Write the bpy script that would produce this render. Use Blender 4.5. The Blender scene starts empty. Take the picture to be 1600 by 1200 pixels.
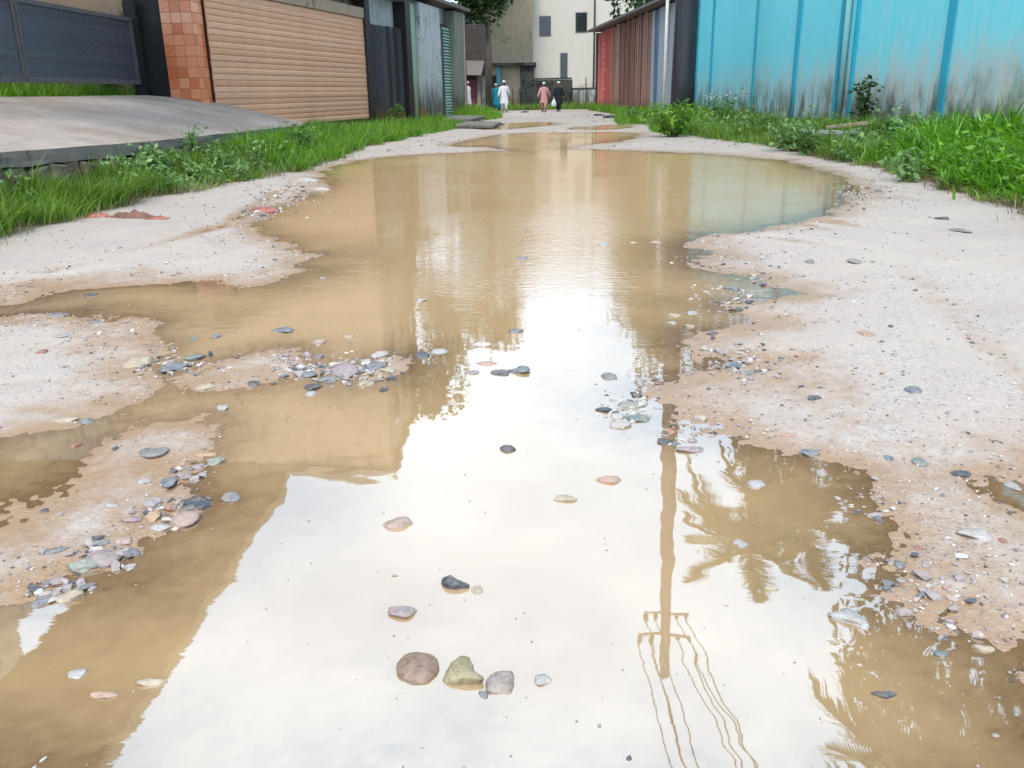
import bpy, bmesh, math, random
import numpy as np
from mathutils import Vector, Matrix, noise as mnoise

random.seed(7)
rng = np.random.default_rng(7)
SC = bpy.context.scene
COL = SC.collection

# ------------------------------------------------------------------ camera
CAM_H = 1.2
PITCH = math.radians(18.63)
ROLL = math.radians(1.0)
YAW = math.radians(2.0)
FPX = 1350.0                       # focal length in pixels of a 1600 px wide frame
fwd = np.array([-math.sin(YAW) * math.cos(PITCH), math.cos(YAW) * math.cos(PITCH), -math.sin(PITCH)])
r0 = np.array([math.cos(YAW), math.sin(YAW), 0.0])
u0 = np.cross(r0, fwd)
rgt = r0 * math.cos(ROLL) - u0 * math.sin(ROLL)
upv = u0 * math.cos(ROLL) + r0 * math.sin(ROLL)
CAMP = np.array([0.0, 0.0, CAM_H])
cam_d = bpy.data.cameras.new('camera')
cam = bpy.data.objects.new('camera', cam_d)
COL.objects.link(cam)
cam.matrix_world = Matrix(((rgt[0], upv[0], -fwd[0], 0), (rgt[1], upv[1], -fwd[1], 0),
                           (rgt[2], upv[2], -fwd[2], CAM_H), (0, 0, 0, 1)))
cam_d.sensor_width = 36.0
cam_d.lens = 36.0 * FPX / 1600.0
cam_d.clip_start = 0.05
cam_d.clip_end = 3000.0
SC.camera = cam

# ------------------------------------------------------------------ sky, sun, exposure
SUN_EL, SUN_AZ = math.radians(52), math.radians(186)
world = bpy.data.worlds.new('World')
SC.world = world
world.use_nodes = True
wn, wl = world.node_tree.nodes, world.node_tree.links
wn.clear()
w_out = wn.new('ShaderNodeOutputWorld')
w_bg = wn.new('ShaderNodeBackground')
w_bg.inputs['Strength'].default_value = 0.10
w_sky = wn.new('ShaderNodeTexSky')
w_sky.sky_type = 'NISHITA'
w_sky.sun_disc = False
w_sky.sun_elevation = SUN_EL
w_sky.sun_rotation = SUN_AZ
w_sky.dust_density = 3.0
w_tc = wn.new('ShaderNodeTexCoord')
w_map = wn.new('ShaderNodeMapping')
w_map.inputs['Scale'].default_value = (1.0, 1.0, 1.9)
w_no = wn.new('ShaderNodeTexNoise')
w_no.inputs['Scale'].default_value = 2.1
w_no.inputs['Detail'].default_value = 5.0
w_no.inputs['Roughness'].default_value = 0.5
w_cr = wn.new('ShaderNodeValToRGB')                # brightness of the overcast layer
w_cr.color_ramp.elements[0].position = 0.30
w_cr.color_ramp.elements[0].color = (3.9, 6.4, 9.6, 1)
w_cr.color_ramp.elements[1].position = 0.62
w_cr.color_ramp.elements[1].color = (10.1, 12.2, 14.3, 1)
w_mx = wn.new('ShaderNodeMix')
w_mx.data_type = 'RGBA'
w_mx.inputs['Factor'].default_value = 0.88
wl.new(w_tc.outputs['Generated'], w_map.inputs['Vector'])
wl.new(w_map.outputs['Vector'], w_no.inputs['Vector'])
wl.new(w_no.outputs['Fac'], w_cr.inputs['Fac'])
wl.new(w_sky.outputs['Color'], w_mx.inputs['A'])
wl.new(w_cr.outputs['Color'], w_mx.inputs['B'])
wl.new(w_mx.outputs['Result'], w_bg.inputs['Color'])
wl.new(w_bg.outputs['Background'], w_out.inputs['Surface'])

sun_d = bpy.data.lights.new('sun', 'SUN')
sun_d.energy = 1.5
sun_d.angle = math.radians(16)
sun_d.color = (1.0, 0.91, 0.78)
sun = bpy.data.objects.new('sun', sun_d)
COL.objects.link(sun)
sun.location = (0, -20, 60)
sdir = Vector((math.sin(SUN_AZ) * math.cos(SUN_EL), math.cos(SUN_AZ) * math.cos(SUN_EL), math.sin(SUN_EL)))
sun.rotation_euler = (-sdir).to_track_quat('-Z', 'Y').to_euler()

VS = SC.view_settings
VS.view_transform = 'Standard'
VS.look = 'None'
VS.exposure = 1.0
VS.gamma = 1.0
VS.use_curve_mapping = False
SC.cycles.max_bounces = 8
SC.cycles.transparent_max_bounces = 12
SC.cycles.use_denoising = True
SC.cycles.caustics_reflective = False
SC.cycles.caustics_refractive = False


# ------------------------------------------------------------------ survey helpers
def ray(px, py):
    d = fwd * FPX + rgt * (px - 800) - upv * (py - 600)
    return d / np.linalg.norm(d)


def at(px, py, z=0.0):
    """point on the level z seen at a pixel of the surveyed photograph"""
    d = ray(px, py)
    return CAMP + d * ((z - CAM_H) / d[2])


def aty(px, py, y):
    d = ray(px, py)
    return CAMP + d * (y / d[1])


# ------------------------------------------------------------------ noise in numpy
def _hash(ix, iy, seed):
    h = (ix * 374761393 + iy * 668265263 + seed * 2147483647) & 0xFFFFFFFF
    h = ((h ^ (h >> 13)) * 1274126177) & 0xFFFFFFFF
    h = h ^ (h >> 16)
    return (h & 0xFFFFFF) / float(0xFFFFFF)


def vnoise(x, y, seed=0):
    xi = np.floor(x).astype(np.int64)
    yi = np.floor(y).astype(np.int64)
    fx, fy = x - xi, y - yi
    fx = fx * fx * (3 - 2 * fx)
    fy = fy * fy * (3 - 2 * fy)
    a, b = _hash(xi, yi, seed), _hash(xi + 1, yi, seed)
    c, d = _hash(xi, yi + 1, seed), _hash(xi + 1, yi + 1, seed)
    return (a * (1 - fx) + b * fx) * (1 - fy) + (c * (1 - fx) + d * fx) * fy


def fbm(x, y, octv=4, seed=0):
    s, amp, tot = 0.0, 1.0, 0.0
    for o in range(octv):
        s = s + amp * vnoise(x * 2 ** o + 17.3 * o, y * 2 ** o - 9.1 * o, seed + o)
        tot += amp
        amp *= 0.5
    return s / tot * 2 - 1


def sstep(a, b, x):
    t = np.clip((x - a) / (b - a), 0, 1)
    return t * t * (3 - 2 * t)


# ------------------------------------------------------------------ material helpers
class NT:
    def __init__(self, name):
        self.m = bpy.data.materials.new(name)
        self.m.use_nodes = True
        self.n = self.m.node_tree.nodes
        self.l = self.m.node_tree.links
        self.n.clear()
        self.out = self.add('ShaderNodeOutputMaterial')

    def add(self, t, **k):
        nd = self.n.new(t)
        for a, b in k.items():
            setattr(nd, a, b)
        return nd

    def put(self, sock, v):
        if hasattr(v, 'is_output') or isinstance(v, bpy.types.NodeSocket):
            self.l.new(v, sock)
        elif v is not None:
            if isinstance(v, tuple) and len(v) == 3 and sock.type == 'RGBA':
                v = (*v, 1)
            sock.default_value = v

    def obj(self):
        return self.add('ShaderNodeTexCoord').outputs['Object']

    def pos(self):
        return self.add('ShaderNodeNewGeometry').outputs['Position']

    def mapping(self, vec, scale=(1, 1, 1), rot=(0, 0, 0), loc=(0, 0, 0)):
        m = self.add('ShaderNodeMapping')
        self.put(m.inputs['Vector'], vec)
        m.inputs['Scale'].default_value = scale
        m.inputs['Rotation'].default_value = rot
        m.inputs['Location'].default_value = loc
        return m.outputs['Vector']

    def noise(self, vec, scale, detail=4, rough=0.55, dist=0.0):
        t = self.add('ShaderNodeTexNoise')
        self.put(t.inputs['Vector'], vec)
        t.inputs['Scale'].default_value = scale
        t.inputs['Detail'].default_value = detail
        t.inputs['Roughness'].default_value = rough
        t.inputs['Distortion'].default_value = dist
        return t.outputs['Fac']

    def voronoi(self, vec, scale, out='Color', feature='F1', rand=1.0):
        t = self.add('ShaderNodeTexVoronoi', feature=feature)
        self.put(t.inputs['Vector'], vec)
        t.inputs['Scale'].default_value = scale
        t.inputs['Randomness'].default_value = rand
        return t.outputs[out]

    def ramp(self, fac, stops, interp='LINEAR'):
        r = self.add('ShaderNodeValToRGB')
        r.color_ramp.interpolation = interp
        e = r.color_ramp.elements
        while len(e) < len(stops):
            e.new(0.5)
        for k, (p, c) in enumerate(stops):
            e[k].position = p
            e[k].color = (*c, 1) if len(c) == 3 else c
        self.put(r.inputs['Fac'], fac)
        return r.outputs['Color']

    def mrange(self, v, a, b, c=0.0, d=1.0, smooth=False):
        r = self.add('ShaderNodeMapRange')
        r.interpolation_type = 'SMOOTHSTEP' if smooth else 'LINEAR'
        r.clamp = True
        self.put(r.inputs['Value'], v)
        for i, q in zip((1, 2, 3, 4), (a, b, c, d)):
            r.inputs[i].default_value = q
        return r.outputs['Result']

    def math(self, op, a, b=None, clamp=False):
        r = self.add('ShaderNodeMath', operation=op)
        r.use_clamp = clamp
        self.put(r.inputs[0], a)
        if b is not None:
            self.put(r.inputs[1], b)
        return r.outputs[0]

    def mix(self, fac, a, b, blend='MIX'):
        r = self.add('ShaderNodeMix', data_type='RGBA', blend_type=blend)
        self.put(r.inputs[0], fac)
        self.put(r.inputs[6], a)
        self.put(r.inputs[7], b)
        return r.outputs[2]

    def attr(self, name, out='Fac'):
        a = self.add('ShaderNodeAttribute', attribute_name=name)
        return a.outputs[out]

    def sep(self, vec):
        s = self.add('ShaderNodeSeparateXYZ')
        self.put(s.inputs[0], vec)
        return s.outputs

    def bump(self, h, strength=0.3, dist=0.02):
        b = self.add('ShaderNodeBump')
        b.inputs['Strength'].default_value = strength
        b.inputs['Distance'].default_value = dist
        self.put(b.inputs['Height'], h)
        return b.outputs['Normal']

    def bsdf(self, color, rough=0.7, normal=None, spec=0.5, metal=0.0):
        b = self.add('ShaderNodeBsdfPrincipled')
        self.put(b.inputs['Base Color'], color)
        self.put(b.inputs['Roughness'], rough)
        self.put(b.inputs['Metallic'], metal)
        b.inputs['Specular IOR Level'].default_value = spec
        if normal is not None:
            self.put(b.inputs['Normal'], normal)
        return b.outputs['BSDF']

    def done(self, sh):
        self.l.new(sh, self.out.inputs['Surface'])
        return self.m


def mat_plain(name, c, rough=0.7, var=0.25, scale=6.0, bump=0.15, metal=0.0, spec=0.4):
    t = NT(name)
    o = t.obj()
    n = t.noise(o, scale, 5)
    d = tuple(v * (1 - var) for v in c)
    e = tuple(min(1, v * (1 + var)) for v in c)
    col = t.ramp(n, [(0.3, d), (0.7, e)])
    n2 = t.noise(o, scale * 7, 3)
    return t.done(t.bsdf(col, rough, t.bump(n2, bump, 0.01), spec, metal))


def mat_stained(name, c, c2, grime, z0, z1, streak=1.0, rough=0.8, low=None, patch=0.55, spec=0.25):
    """painted or plastered face with vertical rain streaks, damp marks above the ground and mould patches"""
    t = NT(name)
    o = t.obj()
    z = t.sep(o)[2]
    base = t.mix(t.noise(o, 1.3, 4), c, c2)
    st = t.noise(t.mapping(o, (7, 7, 0.35)), 1.6, 6, 0.65)
    wob = t.math('MULTIPLY', t.math('SUBTRACT', t.noise(t.mapping(o, (2.2, 2.2, 0.8)), 1.1, 5), 0.5), (z1 - z0) * 1.5)
    damp = t.mrange(t.math('ADD', z, wob), z0, z1, 1.0, 0.0, True)
    m1 = t.math('MULTIPLY', t.mrange(st, 0.40, 0.68), streak * 0.55, True)
    col = t.mix(m1, base, t.mix(0.5, base, grime))
    col = t.mix(t.math('MULTIPLY', damp, t.mrange(st, 0.25, 0.6, 0.35, 1.0)), col, grime)
    if low is not None:
        lw = t.mrange(t.math('ADD', z, t.math('MULTIPLY', wob, 0.6)), z0, z0 + (z1 - z0) * 0.55, 1.0, 0.0, True)
        col = t.mix(t.math('MULTIPLY', lw, t.mrange(t.noise(o, 2.0, 4), 0.42, 0.6)), col, low)
    pt = t.mrange(t.noise(t.mapping(o, (1, 1, 0.6)), 2.6, 7, 0.7), patch, patch + 0.12)
    col = t.mix(t.math('MULTIPLY', pt, 0.8), col, tuple(v * 0.25 for v in grime))
    return t.done(t.bsdf(col, rough, t.bump(t.noise(o, 30, 4), 0.25, 0.01), spec))


def mat_leaf(name, dark, light, dry=None, rough=0.5, trans=0.35):
    t = NT(name)
    v = t.attr('tint')
    n = t.noise(t.pos(), 1.7, 3)
    f = t.math('ADD', t.math('MULTIPLY', v, 0.75), t.math('MULTIPLY', n, 0.25))
    stops = [(0.1, dark), (0.62, light), (0.9, tuple(min(1, x * 1.35) for x in light))]
    if dry is not None:
        stops = [(0.0, dry), (0.12, dry), (0.2, dark), (0.62, light), (0.95, tuple(min(1, x * 1.35) for x in light))]
    col = t.ramp(f, stops)
    b = t.bsdf(col, rough, None, 0.45)
    tr = t.add('ShaderNodeBsdfTranslucent')
    t.put(tr.inputs['Color'], t.mix(0.4, col, (light[0] * 1.5, light[1] * 1.5, light[2])))
    mx = t.add('ShaderNodeMixShader')
    mx.inputs[0].default_value = trans
    t.l.new(b, mx.inputs[1])
    t.l.new(tr.outputs[0], mx.inputs[2])
    return t.done(mx.outputs[0])


# ------------------------------------------------------------------ object helpers
def link(name, me, mat=None, parent=None):
    o = bpy.data.objects.new(name, me)
    COL.objects.link(o)
    if mat is not None and me is not None and not me.materials:
        me.materials.append(mat)
    if parent is not None:
        o.parent = parent
    return o


def tag(o, label=None, cat=None, group=None, kind=None):
    if label:
        o['label'] = label
    if cat:
        o['category'] = cat
    if group:
        o['group'] = group
    if kind:
        o['kind'] = kind
    return o


def empty(name, loc=(0, 0, 0), rz=0.0):
    o = bpy.data.objects.new(name, None)
    COL.objects.link(o)
    o.location = loc
    o.rotation_euler = (0, 0, rz)
    return o


def pymesh(name, V, Fc, smooth=False, tint=None):
    me = bpy.data.meshes.new(name)
    me.from_pydata([tuple(map(float, v)) for v in V] if not isinstance(V, np.ndarray) else V.tolist(), [],
                   Fc if not isinstance(Fc, np.ndarray) else Fc.tolist())
    if tint is not None:
        a = me.attributes.new('tint', 'FLOAT', 'POINT')
        a.data.foreach_set('value', np.asarray(tint, dtype=np.float32))
    if smooth:
        me.shade_smooth()
    me.update()
    return me


class MB:
    """collects shapes of ONE piece and links them as one mesh"""
    def __init__(self):
        self.v, self.f = [], []

    def add(self, V, Fc):
        b = len(self.v)
        self.v += [tuple(map(float, p)) for p in V]
        self.f += [tuple(i + b for i in q) for q in Fc]
        return self

    def box(self, x0, x1, y0, y1, z0, z1, bev=0.0):
        if bev <= 0:
            V = [(x, y, z) for z in (z0, z1) for y in (y0, y1) for x in (x0, x1)]
            Fc = [(0, 2, 3, 1), (4, 5, 7, 6), (0, 1, 5, 4), (2, 6, 7, 3), (0, 4, 6, 2), (1, 3, 7, 5)]
            return self.add(V, Fc)
        bm = bmesh.new()
        bmesh.ops.create_cube(bm, size=1.0)
        for q in bm.verts:
            q.co = Vector(((x0 + x1) / 2 + q.co.x * (x1 - x0), (y0 + y1) / 2 + q.co.y * (y1 - y0), (z0 + z1) / 2 + q.co.z * (z1 - z0)))
        bmesh.ops.bevel(bm, geom=bm.edges[:], offset=bev, segments=1, affect='EDGES', profile=0.5)
        bm.verts.index_update()
        V = [tuple(q.co) for q in bm.verts]
        Fc = [tuple(q.index for q in fc.verts) for fc in bm.faces]
        bm.free()
        return self.add(V, Fc)

    def loft(self, rings, closed=True, caps=True):
        n = len(rings[0])
        V = [p for r in rings for p in r]
        Fc = []
        for k in range(len(rings) - 1):
            for i in range(n if closed else n - 1):
                j = (i + 1) % n
                Fc.append((k * n + i, k * n + j, (k + 1) * n + j, (k + 1) * n + i))
        if caps:
            Fc.append(tuple(reversed(range(n))))
            Fc.append(tuple((len(rings) - 1) * n + i for i in range(n)))
        return self.add(V, Fc)

    def tube(self, pts, radii, n=8, caps=True):
        pts = [Vector(p) for p in pts]
        if not hasattr(radii, '__len__'):
            radii = [radii] * len(pts)
        rings = []
        ref = None
        for k, p in enumerate(pts):
            d = (pts[min(k + 1, len(pts) - 1)] - pts[max(k - 1, 0)]).normalized()
            if ref is None:
                ref = Vector((0, 0, 1)) if abs(d.z) < 0.9 else Vector((1, 0, 0))
            a = d.cross(ref).normalized()
            b = a.cross(d).normalized()
            ref = b if abs(d.dot(b)) < 0.99 else ref
            rings.append([tuple(p + (a * math.cos(2 * math.pi * i / n) + b * math.sin(2 * math.pi * i / n)) * radii[k]) for i in range(n)])
        return self.loft(rings, True, caps)

    def build(self, name, mat, parent=None, smooth=False):
        return link(name, pymesh(name, self.v, self.f, smooth), mat, parent)


def frame(A, B):
    """location and turn of a thing whose local x runs from A to B; its front looks along local -y"""
    return (A[0], A[1], 0.0), math.atan2(B[1] - A[1], B[0] - A[0])


# ================================================================== GROUND AND WATER
def poly(pix):
    P = np.array([at(a, b)[:2] for a, b in pix])
    for _ in range(2):                                  # soften the corners of the survey
        Q = np.roll(P, -1, axis=0)
        P = np.stack([P * 0.75 + Q * 0.25, P * 0.25 + Q * 0.75], 1).reshape(-1, 2)
    return P


def psd(P, X, Y):
    """signed distance to a closed outline, negative inside"""
    d2 = np.full(X.shape, 1e9)
    ins = np.zeros(X.shape, bool)
    n = len(P)
    for i in range(n):
        ax, ay = P[i]
        bx, by = P[(i + 1) % n]
        ex, ey = bx - ax, by - ay
        L = ex * ex + ey * ey + 1e-12
        t = np.clip(((X - ax) * ex + (Y - ay) * ey) / L, 0, 1)
        dx, dy = X - ax - t * ex, Y - ay - t * ey
        d2 = np.minimum(d2, dx * dx + dy * dy)
        if by != ay:
            c = ((ay > Y) != (by > Y)) & (X < (bx - ax) * (Y - ay) / (by - ay) + ax)
            ins ^= c
    d = np.sqrt(d2)
    return np.where(ins, -d, d)


MAIN = poly([(-420, 1320), (-420, 1010), (-60, 968), (20, 948), (62, 938), (112, 908), (172, 892), (205, 862), (248, 826), (312, 806),
             (330, 776), (300, 742), (300, 700), (330, 668), (240, 655), (190, 642), (240, 608), (210, 584), (235, 560),
             (262, 535), (240, 512), (232, 490), (150, 486), (60, 490), (-40, 500), (-40, 486), (20, 478), (110, 458), (200, 446), (290, 443), (390, 449), (460, 428),
             (492, 402), (470, 384), (402, 370), (388, 348), (432, 322), (515, 292), (506, 275), (512, 262), (565, 250), (650, 242),
             (770, 236), (880, 233), (960, 234), (1075, 240), (1180, 245), (1270, 260), (1350, 288), (1312, 326), (1210, 354),
             (1112, 368), (1085, 386), (1092, 418), (1170, 432), (1238, 456), (1168, 468), (1100, 478), (1195, 500), (1140, 514), (1062, 534),
             (1076, 556), (1118, 578), (1060, 592), (1000, 604), (992, 626), (1014, 652), (1060, 664), (1124, 696), (1206, 708), (1284, 722),
             (1334, 756), (1382, 800), (1404, 850), (1424, 910), (1470, 985), (1540, 1060), (1640, 1140), (1860, 1320)])
ISLE = [poly([(280, 592), (312, 566), (400, 550), (462, 543), (484, 566), (560, 560), (628, 556), (618, 588), (565, 602), (500, 598), (444, 586), (400, 606), (312, 606)])]
EXTRA = [poly([(700, 223), (745, 214), (800, 209), (860, 207), (1000, 206.5), (1016, 211), (960, 221), (900, 229), (884, 236), (790, 237), (776, 229), (722, 229)]),
         poly([(752, 199), (790, 193), (862, 190.5), (872, 193.5), (840, 198), (800, 202), (755, 203)]),
         poly([(900, 200), (950, 195), (992, 195.5), (1000, 199), (950, 203), (905, 203)]),
         poly([(-60, 706), (0, 690), (70, 672), (150, 648), (240, 655), (250, 668), (150, 680), (118, 726), (60, 782), (0, 838), (-120, 930)]),
         poly([(1500, 764), (1560, 742), (1660, 738), (1680, 800), (1580, 800)]),
         poly([(1080, 560), (1120, 552), (1190, 562), (1200, 578), (1130, 584)])]

LX = np.array([(-60, -4.8), (7.6, -4.83), (10.7, -4.93), (13.0, -4.35), (15.2, -4.0), (20.4, -4.16), (33, -2.87), (46, -2.4), (60, -4.5), (90, -9)])
RX = np.array([(-60, 4.5), (8.8, 4.75), (13, 5.2), (18, 5.0), (26.5, 3.65), (35, 3.95), (46, 5.0), (60, 3.9), (90, 5)])


def rut(pix):
    P = np.array([at(a, b)[:2] for a, b in pix])
    P = P[np.argsort(P[:, 1])]
    return P[:, 0], P[:, 1]


RUTS = [rut([(1200, 372), (1330, 392), (1420, 430), (1500, 500), (1640, 640)]), rut([(1290, 345), (1450, 375), (1560, 420), (1700, 520)]), rut([(60, 430), (240, 385), (360, 350), (430, 300)])]


def ground_h(X, Y):
    w = psd(MAIN, X, Y)
    for P in ISLE:
        w = np.maximum(w, -psd(P, X, Y))
    for k, P in enumerate(EXTRA):
        w = np.minimum(w, psd(P, X, Y) + (0.05 if k == 3 else 0.0))
    w = w + 0.05 * fbm(X * 2.1, Y * 2.1, 3, 3) * np.clip(Y / 4.0, 0.4, 1.6) + 0.55 * fbm(X * 0.9, Y * 0.28, 3, 57) * sstep(14, 24, Y)
    land = 0.034 * (1 - np.exp(-np.maximum(w, 0) / 0.80)) + 0.004 * np.clip(w, 0, 5)
    bed = -0.055 * (1 - np.exp(np.minimum(w, 0) / 0.85))
    z = np.where(w > 0, land, bed)
    fade = np.exp(-np.abs(w) / 1.5)
    z = z + (0.0105 * fbm(X * 3.1, Y * 3.1, 4, 11) + 0.0045 * fbm(X * 34, Y * 34, 2, 23)) * (0.35 + 0.65 * fade)
    z = z + 0.012 * fbm(X * 0.9, Y * 0.7, 3, 31) * np.clip(w * 2, 0, 1)
    for rx_, ry_ in RUTS:
        dd = np.abs(X - np.interp(Y, ry_, rx_))
        on = (Y > ry_[0]) & (Y < ry_[-1])
        z = z + on * np.clip(w * 3, 0, 1) * (-0.012 * np.exp(-(dd / 0.13) ** 2) + 0.012 * np.exp(-((dd - 0.24) / 0.09) ** 2))
    xl, xr = np.interp(Y, LX[:, 0], LX[:, 1]), np.interp(Y, RX[:, 0], RX[:, 1])
    jog = 0.16 * fbm(X * 0.6, Y * 1.3, 3, 41)
    lb = sstep(0.0, 0.9, xl - X + jog) * np.where(Y < 22, 0.30, 0.16)
    rb = sstep(0.0, 2.2, X - xr + jog) * 0.30
    bank = np.maximum(sstep(-0.05, 0.35, xl - X + jog), sstep(-0.05, 0.35, X - xr + jog)) * (Y < 62)
    z = z + lb * (Y < 62) + rb * (Y < 62)
    z = z + 0.0022 * np.clip(Y - 46, 0, 30)
    return z, bank


cols_in = np.linspace(-1, 1, 620)
outer = np.array([1.06, 1.15, 1.3, 1.6, 2.2, 3.5, 8, 30, 120])
S = np.concatenate([-outer[::-1], cols_in, outer])
rows = np.concatenate([[-300, -60, -15, -5, -2, -0.6, 0.1, 0.4, 0.65], 0.85 * np.exp(np.arange(0, 4.62, 0.0066)), [120, 200, 500, 1500]])
RY, CS = np.meshgrid(rows, S, indexing='ij')
RXX = CS * (0.75 * np.clip(RY, 0.85, 90) + 1.3)
GZ, GB = ground_h(RXX, RY)
nr, nc = RY.shape
idx = np.arange(nr * nc).reshape(nr, nc)
quads = np.stack([idx[:-1, :-1], idx[:-1, 1:], idx[1:, 1:], idx[1:, :-1]], -1).reshape(-1, 4)


def grid_mesh(name, V, Q, attrs):
    me = bpy.data.meshes.new(name)
    me.vertices.add(len(V))
    me.vertices.foreach_set('co', V.astype(np.float32).ravel())
    me.loops.add(Q.size)
    me.loops.foreach_set('vertex_index', Q.astype(np.int32).ravel())
    me.polygons.add(len(Q))
    me.polygons.foreach_set('loop_start', np.arange(0, Q.size, 4, dtype=np.int32))
    me.polygons.foreach_set('loop_total', np.full(len(Q), 4, np.int32))
    for k, a in attrs.items():
        at_ = me.attributes.new(k, 'FLOAT', 'POINT')
        at_.data.foreach_set('value', a.astype(np.float32).ravel())
    me.update(calc_edges=True)
    me.validate()
    me.shade_smooth()
    return me


t = NT('sand_road')
p = t.pos()
z = t.sep(p)[2]
big = t.noise(p, 0.55, 5, 0.6)
mid = t.noise(p, 3.0, 5, 0.6)
sand = t.ramp(big, [(0.28, (0.325, 0.238, 0.190)), (0.45, (0.370, 0.298, 0.242)), (0.58, (0.398, 0.330, 0.268)), (0.72, (0.415, 0.352, 0.286))])
sand = t.mix(t.mrange(mid, 0.45, 0.75, 0, 0.55), sand, (0.330, 0.265, 0.245))
patch = t.mrange(t.noise(t.mapping(p, (1, 1.6, 1), (0, 0, 0.4), (2.0, 5.0, 0)), 0.45, 5, 0.6), 0.52, 0.66, 0, 0.55)
sand = t.mix(patch, sand, (0.290, 0.228, 0.195))
vc = t.voronoi(p, 95)
vv = t.sep(vc)
spk = t.ramp(vv[0], [(0.0, (0.13, 0.12, 0.13)), (0.07, (0.24, 0.20, 0.20)), (0.22, (0.32, 0.26, 0.24)), (0.55, (0.39, 0.34, 0.31)), (0.85, (0.46, 0.42, 0.39)), (1.0, (0.55, 0.52, 0.49))], 'CONSTANT')
grav = t.mrange(t.noise(p, 1.4, 5, 0.65), 0.42, 0.66, 0.06, 0.62)
sand = t.mix(grav, sand, spk)
vc2 = t.voronoi(p, 330)
sand = t.mix(0.24, sand, t.ramp(t.sep(vc2)[1], [(0, (0.15, 0.13, 0.13)), (0.25, (0.30, 0.25, 0.23)), (1, (0.48, 0.44, 0.40))]))
blk = t.mrange(t.sep(t.voronoi(p, 40))[2], 0.955, 0.96)
blkm = t.math('MULTIPLY', blk, t.mrange(t.voronoi(p, 40, 'Distance'), 0.20, 0.26, 1, 0))
sand = t.mix(t.math('MULTIPLY', blkm, 0.8), sand, (0.05, 0.045, 0.05))
zz = t.math('ADD', z, t.math('MULTIPLY', t.math('SUBTRACT', t.noise(p, 5, 5, 0.65), 0.5), 0.026))
damp = t.mrange(zz, 0.000, 0.019, 1, 0, True)
sand = t.mix(t.math('MULTIPLY', damp, 0.92), sand, t.mix(0.5, (0.285, 0.178, 0.095), t.mix(1.0, sand, (0.80, 0.57, 0.38), 'MULTIPLY')))
soil = t.mix(mid, (0.055, 0.048, 0.022), (0.13, 0.10, 0.055))
sand = t.mix(t.attr('bank'), sand, soil)
hgt = t.math('ADD', t.math('MULTIPLY', t.voronoi(p, 95, 'Distance'), -0.6), t.math('MULTIPLY', t.noise(p, 60, 5), 0.9))
rgh = t.mrange(damp, 0, 1, 0.85, 0.38)
gmat = t.done(t.bsdf(sand, rgh, t.bump(hgt, 0.55, 0.006), 0.35))
ground = link('ground', grid_mesh('ground', np.stack([RXX, RY, GZ], -1).reshape(-1, 3), quads, {'bank': GB}), gmat)
tag(ground, kind='structure')


def gz(x, y):
    return float(ground_h(np.array([x]), np.array([y]))[0][0])


# muddy water: a level sheet whose turbidity hides the bed with depth
sub_r = np.where((rows > 0.05) & (rows < 48))[0][::2]
sub_c = np.arange(len(outer), len(outer) + len(cols_in))[::2]
WX, WY, WD = RXX[np.ix_(sub_r, sub_c)], RY[np.ix_(sub_r, sub_c)], -GZ[np.ix_(sub_r, sub_c)]
wi = np.arange(WX.size).reshape(WX.shape)
wq = np.stack([wi[:-1, :-1], wi[:-1, 1:], wi[1:, 1:], wi[1:, :-1]], -1).reshape(-1, 4)
wet = WD.ravel()
wq = wq[(wet[wq] > -0.012).any(1)]
used = np.unique(wq)
remap = np.full(WX.size, -1)
remap[used] = np.arange(len(used))
WV = np.stack([WX.ravel(), WY.ravel(), np.zeros(WX.size)], -1)[used]
t = NT('muddy_water')
p = t.pos()
dep = t.attr('depth')
turb = t.math('SUBTRACT', 1.0, t.math('POWER', 2.718, t.math('MULTIPLY', t.math('MAXIMUM', dep, 0.0), -70.0)))
mud = t.mix(t.noise(p, 0.9, 4), (0.418, 0.268, 0.132), (0.458, 0.306, 0.160))
rip = t.noise(t.mapping(p, (1.0, 2.6, 1)), 9.0, 3, 0.5, 0.3)
rip2 = t.noise(t.mapping(p, (1.0, 1.6, 1), (0, 0, 0.5)), 2.2, 2, 0.5)
wind = t.mrange(t.noise(t.mapping(p, (1, 1, 1), loc=(3.7, 1.2, 0)), 0.33, 2), 0.42, 0.62, 0.10, 1.0)
yy = t.sep(p)[1]
far = t.mrange(yy, 3.2, 7.5, 0.06, 1.0)
hh = t.math('ADD', t.math('MULTIPLY', t.math('MULTIPLY', rip, wind), t.math('MULTIPLY', far, 0.0042)), t.math('MULTIPLY', rip2, 0.0015))
nrm = t.add('ShaderNodeBump')
nrm.inputs['Strength'].default_value = 1.0
nrm.inputs['Distance'].default_value = 1.0
t.put(nrm.inputs['Height'], hh)
body = t.add('ShaderNodeBsdfDiffuse')
t.put(body.inputs['Color'], mud)
clear = t.add('ShaderNodeBsdfTransparent')
t.put(clear.inputs['Color'], (0.93, 0.88, 0.78))
m1 = t.add('ShaderNodeMixShader')
t.put(m1.inputs[0], turb)
t.l.new(clear.outputs[0], m1.inputs[1])
t.l.new(body.outputs[0], m1.inputs[2])
gl = t.add('ShaderNodeBsdfGlossy')
gl.inputs['Roughness'].default_value = 0.015
gl.inputs['Color'].default_value = (1, 1, 1, 1)
t.put(gl.inputs['Normal'], nrm.outputs['Normal'])
fr = t.add('ShaderNodeFresnel')
fr.inputs['IOR'].default_value = 1.33
t.put(fr.inputs['Normal'], nrm.outputs['Normal'])
fac = t.mrange(fr.outputs[0], 0.02, 0.5, 0.275, 0.45)
m2 = t.add('ShaderNodeMixShader')
t.put(m2.inputs[0], fac)
t.l.new(m1.outputs[0], m2.inputs[1])
t.l.new(gl.outputs[0], m2.inputs[2])
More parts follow.
